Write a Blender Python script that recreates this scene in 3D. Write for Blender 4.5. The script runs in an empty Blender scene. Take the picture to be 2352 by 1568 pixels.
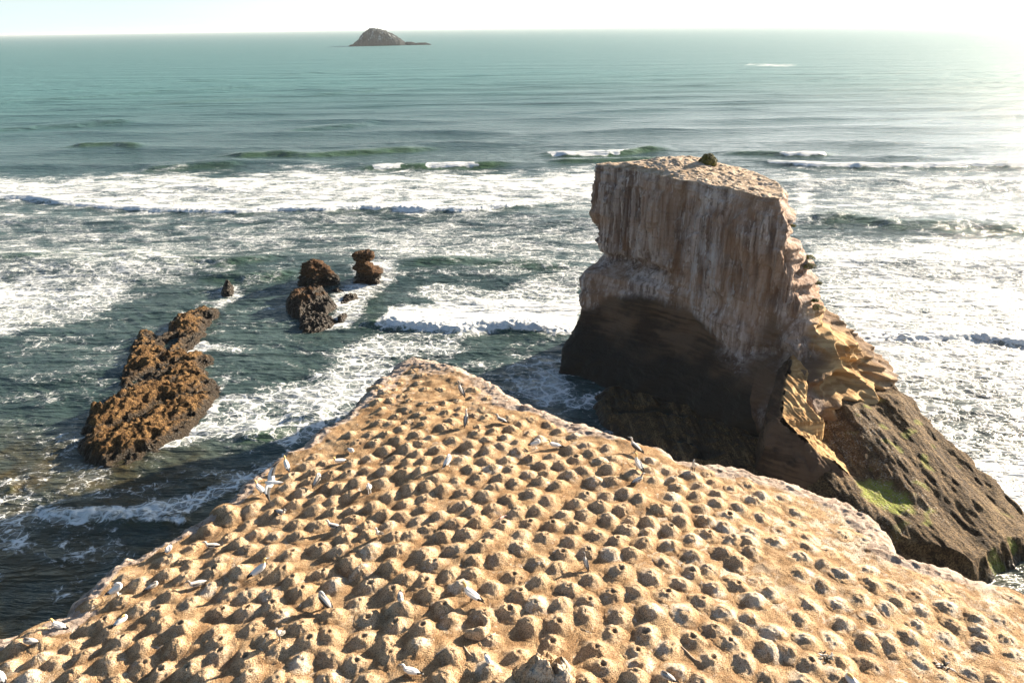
import bpy, math, random
import numpy as np
from mathutils import Matrix, Vector

# ------------------------------------------------------------------ camera, sky, sun, exposure
SC = bpy.context.scene
COL = SC.collection
CAMZ = 52.0
PITCH, ROLL, FP = 24.75, -0.92, 1568.0          # FP: focal length in pixels of a 2352 px wide picture
cam_d = bpy.data.cameras.new('camera'); cam_d.lens = 24.0; cam_d.sensor_width = 36.0
cam_d.clip_start = 0.2; cam_d.clip_end = 120000.0
cam = bpy.data.objects.new('camera', cam_d); COL.objects.link(cam)
CM = Matrix.Rotation(math.radians(90 - PITCH), 3, 'X') @ Matrix.Rotation(math.radians(ROLL), 3, 'Z')
cam.matrix_world = Matrix.Translation((0, 0, CAMZ)) @ CM.to_4x4()
SC.camera = cam

SUN_AZ, SUN_EL = 56.0, 18.6                      # azimuth clockwise from +Y
W = bpy.data.worlds.new("World"); SC.world = W; W.use_nodes = True
wn, wl = W.node_tree.nodes, W.node_tree.links
bg = wn['Background']
sky = wn.new('ShaderNodeTexSky'); sky.sky_type = 'NISHITA'; sky.sun_disc = False
sky.sun_elevation = math.radians(SUN_EL); sky.sun_rotation = math.radians(SUN_AZ)
sky.air_density = 1.0; sky.dust_density = 1.5; sky.ozone_density = 2.0
# thin high cloud sheet that whitens the sky
tc = wn.new('ShaderNodeTexCoord'); mp = wn.new('ShaderNodeMapping'); mp.inputs['Scale'].default_value = (1.2, 1.2, 7)
wl.new(tc.outputs['Generated'], mp.inputs[0])
nz = wn.new('ShaderNodeTexNoise'); nz.inputs['Scale'].default_value = 2.2; nz.inputs['Detail'].default_value = 6
wl.new(mp.outputs[0], nz.inputs['Vector'])
def wmath(op, a, b=None, clamp=False):
    n = wn.new('ShaderNodeMath'); n.operation = op; n.use_clamp = clamp
    for k, v in enumerate((a, b)):
        if v is None: continue
        if hasattr(v, 'is_linked'): wl.new(v, n.inputs[k])
        else: n.inputs[k].default_value = v
    return n.outputs[0]
sx = wn.new('ShaderNodeSeparateXYZ'); wl.new(tc.outputs['Generated'], sx.inputs[0])
# bright haze bank low over the sea, thinning out upwards; cloud noise breaks it up
hz_ = wmath('POWER', wmath('SUBTRACT', 1.0, wmath('ABSOLUTE', sx.outputs[2]), True), 5.0)
dt = wn.new('ShaderNodeVectorMath'); dt.operation = 'DOT_PRODUCT'; wl.new(tc.outputs['Generated'], dt.inputs[0])
dt.inputs[1].default_value = (math.sin(math.radians(SUN_AZ)), math.cos(math.radians(SUN_AZ)), 0)
sg = wmath('POWER', wmath('MAXIMUM', dt.outputs['Value'], 0.0), 2.6)
hz2 = wmath('POWER', wmath('SUBTRACT', 1.0, wmath('ABSOLUTE', sx.outputs[2]), True), 2.2)
cf_ = wmath('ADD', wmath('ADD', wmath('MULTIPLY', hz_, .90), wmath('MULTIPLY', wmath('MULTIPLY', hz2, sg), .85)), wmath('MULTIPLY', wmath('SUBTRACT', nz.outputs[0], .5), .30), True)
hc = wn.new('ShaderNodeMix'); hc.data_type = 'RGBA'; wl.new(sg, hc.inputs[0])
hc.inputs[6].default_value = (3.9, 4.55, 4.6, 1); hc.inputs[7].default_value = (15, 15, 14.6, 1)
mx = wn.new('ShaderNodeMix'); mx.data_type = 'RGBA'
vs = wn.new('ShaderNodeVectorMath'); vs.operation = 'MULTIPLY'; wl.new(sky.outputs[0], vs.inputs[0]); vs.inputs[1].default_value = (.40, .47, .52)
wl.new(cf_, mx.inputs[0]); wl.new(vs.outputs[0], mx.inputs[6]); wl.new(hc.outputs[2], mx.inputs[7])
wl.new(mx.outputs[2], bg.inputs[0]); bg.inputs[1].default_value = 0.072

sd = bpy.data.lights.new('sun', 'SUN'); sd.energy = 5.0; sd.angle = math.radians(.55); sd.color = (1, .85, .66)
so = bpy.data.objects.new('sun', sd); COL.objects.link(so)
_a, _e = math.radians(SUN_AZ), math.radians(SUN_EL)
SUNV = Vector((math.sin(_a)*math.cos(_e), math.cos(_a)*math.cos(_e), math.sin(_e)))
so.rotation_euler = SUNV.to_track_quat('Z', 'Y').to_euler(); so.location = (60, 40, 90)

SC.view_settings.view_transform = 'Standard'; SC.view_settings.look = 'None'
SC.view_settings.exposure = 1.82; SC.view_settings.gamma = 1
SC.render.engine = 'CYCLES'
SC.cycles.max_bounces = 6; SC.cycles.diffuse_bounces = 3; SC.cycles.glossy_bounces = 2
SC.cycles.volume_bounces = 0

# ------------------------------------------------------------------ numeric helpers
RX, UX, BX = [np.array(CM.col[i]) for i in range(3)]
def ray(x, y):
    x = np.asarray(x, float); y = np.asarray(y, float)
    return ((x-1176)/FP)[..., None]*RX + ((784-y)/FP)[..., None]*UX - BX
def at_z(x, y, z):
    r = ray(x, y); t = (z-CAMZ)/r[..., 2]
    return r*t[..., None] + np.array([0, 0, CAMZ])
def at_y(x, y, Y):
    r = ray(x, y); t = Y/r[..., 1]
    return r*t[..., None] + np.array([0, 0, CAMZ])
def to_px(P):
    d = P-np.array([0, 0, CAMZ]); w = -(d@BX); w = np.where(w < .01, .01, w)
    return 1176+FP*(d@RX)/w, 784-FP*(d@UX)/w

_rs = np.random.RandomState(7)
PERM = _rs.permutation(256); PERM = np.concatenate([PERM, PERM, PERM]).astype(np.int64)
G3 = _rs.normal(size=(256, 3)); G3 /= np.linalg.norm(G3, axis=1)[:, None]
def n3(x, y, z):
    x, y, z = np.broadcast_arrays(np.asarray(x, float), y, z)
    ix, iy, iz = np.floor(x).astype(np.int64), np.floor(y).astype(np.int64), np.floor(z).astype(np.int64)
    fx, fy, fz = x-ix, y-iy, z-iz
    u, v, w = fx*fx*fx*(fx*(fx*6-15)+10), fy*fy*fy*(fy*(fy*6-15)+10), fz*fz*fz*(fz*(fz*6-15)+10)
    ix &= 255; iy &= 255; iz &= 255
    out = 0
    for a in (0, 1):
        for b in (0, 1):
            for c in (0, 1):
                g = G3[PERM[PERM[PERM[ix+a]+iy+b]+iz+c]]
                d = g[..., 0]*(fx-a)+g[..., 1]*(fy-b)+g[..., 2]*(fz-c)
                out = out + d*(u if a else 1-u)*(v if b else 1-v)*(w if c else 1-w)
    return out*1.6
def n2(x, y, s=0.37):
    x = np.asarray(x, float); y = np.asarray(y, float)
    ix, iy = np.floor(x).astype(np.int64), np.floor(y).astype(np.int64)
    fx, fy = x-ix, y-iy
    u, v = fx*fx*fx*(fx*(fx*6-15)+10), fy*fy*fy*(fy*(fy*6-15)+10)
    k = int(s*997) & 255; ix = (ix+k) & 255; iy = iy & 255
    out = 0
    for a in (0, 1):
        for b in (0, 1):
            g = G3[PERM[PERM[ix+a]+iy+b]]
            out = out + (g[..., 0]*(fx-a)+g[..., 1]*(fy-b))*(u if a else 1-u)*(v if b else 1-v)
    return out*1.9
def fbm2(x, y, o=4, s=.37, gain=.5):
    r = 0; a = 1; f = 1
    for i in range(o):
        r = r + a*n2(x*f+i*17.3, y*f-i*9.1, s); a *= gain; f *= 2.03
    return r
def fbm3(x, y, z, o=4, gain=.5):
    r = 0; a = 1; f = 1
    for i in range(o):
        r = r + a*n3(x*f+i*17.3, y*f-i*9.1, z*f+i*5.7); a *= gain; f *= 2.03
    return r
def ridg2(x, y, o=4, s=.2):
    r = 0; a = 1; f = 1
    for i in range(o):
        r = r + a*(1-2*np.abs(n2(x*f+i*13.1, y*f+i*7.7, s))); a *= .5; f *= 2.1
    return r
def sstep(a, b, x):
    t = np.clip((x-a)/(b-a), 0, 1); return t*t*(3-2*t)
def sdf(px, py, poly):
    """signed distance, positive inside"""
    poly = np.asarray(poly, float); n = len(poly)
    d2 = np.full(px.shape, 1e18); ins = np.zeros(px.shape, bool)
    for i in range(n):
        ax, ay = poly[i]; bx, by = poly[(i+1) % n]
        ex, ey = bx-ax, by-ay; wx, wy = px-ax, py-ay
        t = np.clip((wx*ex+wy*ey)/(ex*ex+ey*ey+1e-12), 0, 1)
        d2 = np.minimum(d2, (wx-ex*t)**2+(wy-ey*t)**2)
        c = ((ay > py) != (by > py)) & (px < (bx-ax)*(py-ay)/(by-ay+1e-12)+ax)
        ins ^= c
    d = np.sqrt(d2); return np.where(ins, d, -d)
def pline(px, py, pts):
    pts = np.asarray(pts, float); d2 = np.full(px.shape, 1e18)
    for i in range(len(pts)-1):
        ax, ay = pts[i]; bx, by = pts[i+1]; ex, ey = bx-ax, by-ay; wx, wy = px-ax, py-ay
        t = np.clip((wx*ex+wy*ey)/(ex*ex+ey*ey+1e-12), 0, 1)
        d2 = np.minimum(d2, (wx-ex*t)**2+(wy-ey*t)**2)
    return np.sqrt(d2)

def mesh_np(name, V, F, mat=None, attrs=None, parent=None, smooth=True, midx=None, loc=None):
    V = np.asarray(V, np.float32)
    if loc is not None: V = V-np.asarray(loc, np.float32)
    F = np.asarray(F, np.int32); k = F.shape[1]
    me = bpy.data.meshes.new(name)
    me.vertices.add(len(V)); me.vertices.foreach_set('co', V.ravel())
    me.loops.add(F.size); me.loops.foreach_set('vertex_index', F.ravel())
    me.polygons.add(len(F)); me.polygons.foreach_set('loop_start', np.arange(0, F.size, k, dtype=np.int32))
    me.update(calc_edges=True)
    me.polygons.foreach_set('use_smooth', np.full(len(F), smooth))
    if midx is not None: me.polygons.foreach_set('material_index', np.asarray(midx, np.int32))
    for m in (mat if isinstance(mat, (list, tuple)) else [mat]):
        if m: me.materials.append(m)
    for n, a in (attrs or {}).items():
        at = me.attributes.new(n, 'FLOAT', 'POINT'); at.data.foreach_set('value', np.asarray(a, np.float32).ravel())
    o = bpy.data.objects.new(name, me); COL.objects.link(o)
    if loc is not None: o.location = loc
    if parent: o.parent = parent
    return o
def tag(o, label=None, cat=None, group=None, kind=None):
    if label: o['label'] = label
    if cat: o['category'] = cat
    if group: o['group'] = group
    if kind: o['kind'] = kind
    return o
def grid_faces(nr, nc, wrap=False):
    r = np.arange(nr-1)[:, None]; c = np.arange(nc if wrap else nc-1)[None, :]
    c2 = (c+1) % nc
    a = r*nc+c; b = r*nc+c2; d = (r+1)*nc+c; e = (r+1)*nc+c2
    return np.stack([a, b, e, d], -1).reshape(-1, 4)
def compress(V, F, attrs):
    used = np.zeros(len(V), bool); used[F.ravel()] = True
    m = np.cumsum(used)-1
    return V[used], m[F], {k: v[used] for k, v in attrs.items()}

# ------------------------------------------------------------------ materials
class NT:
    def __init__(s, name):
        s.m = bpy.data.materials.new(name); s.m.use_nodes = True
        s.n = s.m.node_tree.nodes; s.l = s.m.node_tree.links
        s.b = s.n['Principled BSDF']; s.pos = s.n.new('ShaderNodeNewGeometry').outputs['Position']
    def put(s, sock, v):
        if hasattr(v, 'is_linked'): s.l.new(v, sock)
        elif v is not None: sock.default_value = v
    def math(s, op, a, b=None, c=None, clamp=False):
        n = s.n.new('ShaderNodeMath'); n.operation = op; n.use_clamp = clamp
        for i, v in enumerate((a, b, c)):
            if v is not None: s.put(n.inputs[i], v)
        return n.outputs[0]
    def map(s, vec, scale, rot=(0, 0, 0), loc=(0, 0, 0)):
        n = s.n.new('ShaderNodeMapping'); s.put(n.inputs[0], vec)
        n.inputs['Scale'].default_value = scale; n.inputs['Rotation'].default_value = rot; n.inputs['Location'].default_value = loc
        return n.outputs[0]
    def noise(s, vec, scale, detail=5, rough=.55, dist=0, color=False):
        n = s.n.new('ShaderNodeTexNoise'); s.put(n.inputs['Vector'], vec)
        n.inputs['Scale'].default_value = scale; n.inputs['Detail'].default_value = detail
        n.inputs['Roughness'].default_value = rough; n.inputs['Distortion'].default_value = dist
        return n.outputs[1 if color else 0]
    def vor(s, vec, scale, feat='DISTANCE_TO_EDGE', rnd=1):
        n = s.n.new('ShaderNodeTexVoronoi'); n.feature = feat; s.put(n.inputs['Vector'], vec)
        n.inputs['Scale'].default_value = scale; n.inputs['Randomness'].default_value = rnd
        return n.outputs['Distance']
    def rng(s, v, a, b, c=0., d=1., smooth=True):
        n = s.n.new('ShaderNodeMapRange'); n.interpolation_type = 'SMOOTHSTEP' if smooth else 'LINEAR'
        for i, q in enumerate((v, a, b, c, d)): s.put(n.inputs[i], q)
        return n.outputs[0]
    def mix(s, f, a, b, blend='MIX'):
        n = s.n.new('ShaderNodeMix'); n.data_type = 'RGBA'; n.blend_type = blend
        s.put(n.inputs[0], f)
        for i, q in ((6, a), (7, b)):
            if isinstance(q, tuple) and len(q) == 3: q = q+(1,)
            s.put(n.inputs[i], q)
        return n.outputs[2]
    def attr(s, name):
        n = s.n.new('ShaderNodeAttribute'); n.attribute_name = name; return n.outputs['Fac']
    def vadd(s, a, b):
        n = s.n.new('ShaderNodeVectorMath'); n.operation = 'ADD'; s.put(n.inputs[0], a); s.put(n.inputs[1], b); return n.outputs[0]
    def vscale(s, a, k):
        n = s.n.new('ShaderNodeVectorMath'); n.operation = 'SCALE'; s.put(n.inputs[0], a); s.put(n.inputs['Scale'], k); return n.outputs[0]
    def bump(s, h, strength=1, dist=.1, prev=None):
        n = s.n.new('ShaderNodeBump'); s.put(n.inputs['Height'], h); s.put(n.inputs['Strength'], strength)
        s.put(n.inputs['Distance'], dist)
        if prev is not None: s.put(n.inputs['Normal'], prev)
        return n.outputs[0]
    def out(s, color, rough, nrm=None, **kw):
        if isinstance(color, tuple) and len(color) == 3: color = color+(1,)
        s.put(s.b.inputs['Base Color'], color); s.put(s.b.inputs['Roughness'], rough)
        if nrm is not None: s.put(s.b.inputs['Normal'], nrm)
        for k, v in kw.items(): s.put(s.b.inputs[k.replace('_', ' ')], v)
        return s.m

def m_soil():
    t = NT('nesting_ground_soil'); P = t.pos
    big = t.noise(P, .35, 4); med = t.noise(P, 2.2, 6, .6); fine = t.noise(P, 26, 4, .7); grit = t.vor(P, 32, 'F1')
    speck = t.noise(P, 60, 2, .6)
    c = t.mix(t.rng(med, .35, .68), (.36, .218, .11), (.64, .44, .25))
    c = t.mix(t.rng(fine, .47, .62, 0, .85), c, (.13, .08, .042))
    top = t.attr('top')                                   # paler colour towards the mound tops
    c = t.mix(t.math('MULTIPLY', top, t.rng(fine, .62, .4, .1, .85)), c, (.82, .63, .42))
    wob = t.noise(P, 1.3, 5, .7)
    sp_ = t.math('MULTIPLY', t.rng(t.noise(P, 3.1, 5, .7, .5), .60, .68), t.rng(big, .40, .6, .15, .8)); c = t.mix(sp_, c, (.76, .68, .58))
    c = t.mix(t.rng(t.noise(P, .9, 4, .6), .56, .68, 0, .45), c, (.24, .14, .075))
    gu = t.math('MULTIPLY', t.attr('guano_pale'), t.rng(wob, .45, .6)); gu = t.math('MULTIPLY', gu, t.rng(fine, .66, .42, .15, .95))
    c = t.mix(gu, c, (.78, .70, .58))
    rim = t.attr('rim')
    rc = t.mix(t.rng(med, .38, .62), (.40, .31, .25), (.60, .50, .42))
    rc = t.mix(t.rng(t.vor(t.vadd(P, t.vscale(t.noise(P, 1.6, 3, color=True), .9)), .8), .0, .035, .85, 0), rc, (.16, .11, .085))
    rc = t.mix(t.rng(fine, .5, .68, 0, .5), rc, (.26, .18, .12))
    c = t.mix(t.rng(t.math('ADD', rim, t.math('MULTIPLY', med, .5)), .6, .95), c, rc)
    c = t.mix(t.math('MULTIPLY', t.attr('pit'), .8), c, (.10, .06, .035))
    c = t.mix(t.rng(speck, .7, .74, 0, .6), c, (.75, .68, .58))
    c = t.mix(t.rng(speck, .29, .24, 0, .7), c, (.05, .035, .025))
    c = t.mix(t.attr('deep'), c, t.mix(t.rng(t.noise(t.map(P, (.6, .6, .12)), 1.5, 6, .6), .35, .65), (.10, .085, .075), (.30, .25, .22)))
    h = t.math('ADD', t.math('MULTIPLY', fine, .6), t.math('MULTIPLY', grit, .5))
    n = t.bump(h, 1., .07); n = t.bump(med, .5, .12, n)
    return t.out(c, .95, n, Specular_IOR_Level=.15)

def m_stack():
    t = NT('weathered_sandstone'); P = t.pos
    st = t.noise(t.map(P, (1, 1, .06)), .62, 6, .6, .5); st2 = t.noise(t.map(P, (1, 1, .08)), 2.3, 5, .6, .4)
    big = t.noise(P, .16, 4); fine = t.noise(P, 9, 5, .65); bed = t.noise(t.map(P, (.06, .06, 1)), 1.9, 6, .6, .3)
    c = t.mix(t.rng(st, .36, .64), (.15, .10, .078), (.50, .41, .36))
    c = t.mix(t.rng(st2, .54, .66, 0, .75), c, (.64, .57, .53))
    c = t.mix(t.rng(st2, .46, .36, 0, .8), c, (.13, .09, .07))
    c = t.mix(t.rng(big, .42, .6, 0, .5), c, (.36, .21, .12))
    c = t.mix(t.rng(bed, .57, .68, 0, .45), c, (.16, .105, .08))
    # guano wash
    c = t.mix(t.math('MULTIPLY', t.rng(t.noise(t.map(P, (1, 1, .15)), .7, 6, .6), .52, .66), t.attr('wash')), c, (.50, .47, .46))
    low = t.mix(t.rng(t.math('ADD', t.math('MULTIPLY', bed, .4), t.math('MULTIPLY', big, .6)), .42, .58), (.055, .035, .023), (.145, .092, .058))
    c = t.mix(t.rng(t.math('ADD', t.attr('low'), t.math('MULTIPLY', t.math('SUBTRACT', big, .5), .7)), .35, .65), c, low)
    sc = t.mix(t.rng(bed, .38, .64), (.34, .20, .085), (.58, .40, .20))
    c = t.mix(t.attr('lit_ochre'), c, sc)  # sandstone's sunlit tone, painted over the browner shaded one
    tp = t.mix(t.rng(t.noise(P, .8, 5, .7), .4, .62), (.42, .31, .21), (.64, .52, .40))
    tp = t.mix(t.rng(fine, .5, .64, 0, .6), tp, (.18, .12, .08))
    c = t.mix(t.attr('top'), c, tp)
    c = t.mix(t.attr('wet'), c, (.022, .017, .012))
    h = t.math('ADD', t.math('MULTIPLY', fine, .25), t.math('ADD', t.math('MULTIPLY', st2, .7), t.math('MULTIPLY', bed, .8)))
    n = t.bump(h, .7, .45)
    return t.out(c, t.rng(t.attr('wet'), 0, 1, .92, .6), n, Specular_IOR_Level=.2)

def m_reef(name, dark, mid, light, wetr=.3, lo=.5, algae=None):
    t = NT(name); P = t.pos
    a = t.noise(P, .9, 6, .65); f = t.noise(P, 5.5, 6, .7); v = t.vor(P, 3.2, 'F1')
    c = t.mix(t.rng(a, .36, .62), mid, light); c = t.mix(t.rng(f, .42, .57, 0, .9), c, dark)
    z = t.n.new('ShaderNodeSeparateXYZ'); t.l.new(P, z.inputs[0]); z = z.outputs[2]
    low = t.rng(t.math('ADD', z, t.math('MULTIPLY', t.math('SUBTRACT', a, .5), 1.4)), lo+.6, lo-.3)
    c = t.mix(t.math('MULTIPLY', low, .85), c, (.018, .015, .011))  # dark wet foot; on the shelf it also carries painted shade
    if algae: 
        g = t.noise(t.map(P, (1, .13, .5), rot=(0, 0, .08)), 1.1, 5, .65, .3); c = t.mix(t.rng(g, .47, .38, 0, .85), c, dark); c = t.mix(t.rng(g, .56, .66, 0, .5), c, (.30, .21, .11))
        c = t.mix(t.math('MULTIPLY', t.attr('algae'), t.rng(f, .40, .52)), c, algae)
    sp = t.attr('gravel')
    gv = t.math('MULTIPLY', t.rng(t.noise(P, 5, 3, .8), .54, .60), t.rng(a, .45, .6, .1, 1))
    c = t.mix(t.math('MULTIPLY', sp, gv), c, (.42, .38, .33))
    n = t.bump(t.math('ADD', t.math('MULTIPLY', f, 1.), t.math('MULTIPLY', v, .5)), .9, .3)
    return t.out(c, t.rng(low, 0, 1, .85, wetr), n, Specular_IOR_Level=.2)

def m_sea():
    t = NT('sea_water'); P = t.pos
    D = t.attr('foam'); far = t.attr('far')
    w1 = t.noise(P, .35, 3, .5, color=True)
    Pw = t.vadd(P, t.vscale(w1, 1.9)); Pw = t.vadd(Pw, t.vscale(t.noise(P, 1.3, 2, .5, color=True), .45))
    e1 = t.vor(t.map(Pw, (.8, 1., 1)), .42); e2 = t.vor(t.map(Pw, (.85, 1.1, 1)), .95)
    pat = t.noise(t.map(P, (.55, 1.1, 1), rot=(0, 0, .15)), .15, 7, .66, .9); pat2 = t.noise(t.map(P, (.8, 1.1, 1), rot=(0, 0, -.2)), .8, 6, .68, 1.)
    mid = t.attr('mid'); pat3 = t.noise(t.map(P, (.6, .8, 1), rot=(0, 0, .1)), .22, 5, .6, .8)
    pat2 = t.math('ADD', t.math('MULTIPLY', pat2, t.math('SUBTRACT', 1.0, mid)), t.math('MULTIPLY', pat3, mid))
    on = t.rng(D, .0, .16)
    Dm = t.math('ADD', D, t.math('MULTIPLY', t.math('SUBTRACT', pat, .5), t.math('MULTIPLY', on, 1.7)))
    Dm = t.math('ADD', Dm, t.math('MULTIPLY', t.math('SUBTRACT', pat2, .5), t.math('MULTIPLY', on, .9)))
    wd = t.math('MULTIPLY', Dm, .20, clamp=True)
    l1 = t.rng(e1, t.math('MULTIPLY', wd, .35), t.math('ADD', wd, .006), 1, 0)
    l2 = t.rng(e2, t.math('MULTIPLY', wd, .3), t.math('ADD', wd, .006), 1, 0)
    lace = t.math('MAXIMUM', l1, t.math('MULTIPLY', l2, .75))
    lace = t.math('MULTIPLY', lace, t.rng(Dm, .14, .40))
    lace = t.math('ADD', t.math('MULTIPLY', lace, t.math('SUBTRACT', 1.0, t.math('MULTIPLY', mid, .65))), t.math('MULTIPLY', t.math('MULTIPLY', mid, .75), t.rng(Dm, .28, .85)))
    solid = t.rng(Dm, .70, 1.02)
    foam = t.math('MAXIMUM', lace, solid)
    foam = t.math('MAXIMUM', foam, t.rng(t.math('ADD', t.attr('crestfoam'), t.math('MULTIPLY', t.math('SUBTRACT', pat2, .5), .9)), .35, .6))
    foam = t.math('MAXIMUM', foam, t.rng(Dm, .12, .95, 0, .55))
    # water body
    sand = t.attr('sand'); green = t.attr('green')
    c = t.mix(t.rng(t.noise(P, .03, 3), .35, .65), (.030, .054, .051), (.050, .080, .075))
    c = t.mix(far, c, (.085, .20, .205))  # distant water lighter: sky reflection painted into its colour
    c = t.mix(t.math('MULTIPLY', sand, t.rng(t.noise(P, .2, 4), .3, .65, .35, 1)), c, (.060, .048, .022))
    c = t.mix(green, c, (.055, .105, .048))
    fc = t.mix(t.rng(pat2, .3, .7), (.62, .66, .66), (.84, .85, .84))
    c = t.mix(foam, c, fc)
    # ripples: three scales, the small ones carried only near the camera
    r1 = t.noise(t.map(P, (.55, 1.25, 1), rot=(0, 0, .12)), .95, 4, .6, .4)
    r2 = t.noise(t.map(P, (.7, 1.3, 1), rot=(0, 0, -.3)), 3.4, 3, .6, .3)
    r3 = t.noise(t.map(P, (.3, 1.5, 1), rot=(0, 0, .03)), .16, 5, .6, .3)
    r4 = t.noise(t.map(P, (.14, 1, 1), rot=(0, 0, .05)), .030, 4, .55, .4)
    n = t.bump(r4, t.rng(far, 0, .8, .0, 1.), 9.)
    n = t.bump(r3, t.rng(far, 0, 1, .8, .9), 2.8, n)
    n = t.bump(r1, t.rng(far, 0, 1, .55, .6), .55, n)
    n = t.bump(r2, t.rng(far, 0, .5, .6, .2), .10, n)
    n = t.bump(foam, .45, .12, n)
    rg = t.math('MAXIMUM', t.rng(foam, 0, 1, 0, .85), t.rng(far, 0, 1, .15, .5))
    t.out(c, rg, n)
    t.b.inputs['IOR'].default_value = 1.333
    return t.m

M_SOIL, M_STACK, M_SEA = m_soil(), m_stack(), m_sea()
M_REEF = m_reef('barnacled_reef_rock', (.045, .024, .011), (.15, .08, .03), (.28, .165, .065), lo=1.1)
M_DARKROCK = m_reef('wet_sea_rock', (.022, .013, .008), (.075, .04, .018), (.17, .085, .035), lo=2.2)
M_SHELF = m_reef('weedy_shelf_rock', (.04, .024, .012), (.13, .08, .036), (.26, .17, .08), wetr=.35, lo=.7, algae=(.27, .32, .05))  # low dark band also paints the cove's shade into the rock
def m_plain(name, c, rough=.8, var=.25, sc=8):
    t = NT(name); k = t.noise(t.pos, sc, 4, .6)
    return t.out(t.mix(t.rng(k, .35, .65), tuple(v*(1-var) for v in c), tuple(min(1, v*(1+var)) for v in c)), rough, t.bump(k, .3, .01))

# ------------------------------------------------------------------ sea
S = 1.3
CRESTS = [  # pixel polyline of the crest foot, height (m), back width, front width, green, foam spans
    ([(-40,240),(150,229),(330,216),(600,201),(680,195)], 1.3, 22, 11, .1, []),
    ([(370,194),(560,184),(700,172),(790,164)], 1.2, 24, 12, .1, []),
    ([(700,170),(740,166),(790,163)], .9, 14, 10, .2, []),
    ([(-40,305),(130,294),(280,286),(330,284)], 1.4, 14, 7, .2, []),
    ([(620,308),(740,298),(840,290),(870,289)], 1.4, 14, 7, .2, []),
    ([(700,222),(780,218),(890,208)], 1.0, 16, 9, .15, []),
    ([(330,245),(450,236),(620,228)], .8, 16, 9, .2, []),
    ([(120,347),(170,342),(240,341),(330,345)], 1.6, 9, 4, .9, []),
    ([(470,358),(560,361),(640,358),(700,362),(830,354),(960,346),(1040,340)], 1.7, 10, 4.5, .9, []),
    ([(290,397),(420,391),(560,384)], 1.2, 8, 4, .5, []),
    ([(790,391),(870,389),(950,387),(1090,386),(1200,379)], 1.5, 7, 3, 1., [(850,925),(975,1095)]),
    ([(1220,356),(1300,359),(1430,356),(1490,348),(1560,346)], 1.8, 9, 3.6, 1., [(1258,1432)]),
    ([(1240,376),(1400,374),(1560,372)], 1.3, 6, 3, .9, []),
    ([(1640,354),(1750,357),(1830,362),(1890,362),(1940,356)], 1.5, 8, 3.5, .7, [(1800,1895)]),
    ([(1690,368),(1800,380),(1900,385),(2100,386),(2250,384),(2400,386)], 1.3, 7, 3, .5, [(1760,2420)]),
    ([(-60,456),(60,458),(140,471),(200,478),(320,486),(450,490),(540,494),(640,488),(750,494),(830,489),(960,492),(1060,492),(1150,486),(1250,476),(1400,474)], 1.1, 7, 1.9, .3, [(-80,1180)]),
    ([(1820,516),(1950,512),(2060,526),(2180,528),(2420,538)], 1.0, 9, 4, .6, []),
    ([(1980,792),(2080,788),(2150,786),(2230,780),(2400,800)], .6, 4, 1.2, .2, [(1990,2420)]),
    ([(780,752),(890,750),(950,757),(1050,768),(1130,761),(1200,763),(1330,775)], 1.1, 5, 1.7, .6, [(885,1340)]),
    ([(60,1182),(130,1196),(250,1203),(330,1207),(400,1213),(470,1196)], .4, 3, 1., .1, [(80,440)]),
    ([(530,1018),(620,1012),(690,992),(760,975)], .6, 3, 1.2, .5, []),
    ([(640,985),(700,978),(760,960)], .7, 2.5, 1.2, .4, []),
    ([(-40,610),(120,600),(260,600),(340,615)], .8, 6, 3, .4, []),
    ([(240,590),(380,612),(520,618),(660,600)], .8, 6, 3, .4, []),
    ([(430,640),(560,650),(700,640)], .7, 5, 3, .4, []),
    ([(900,620),(1050,612),(1250,620),(1350,625)], .8, 5, 3, .4, []),
    ([(-20,1130),(10,1135),(30,1138)], .5, 1.5, .8, .2, [(-30,22)]),
]
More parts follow.
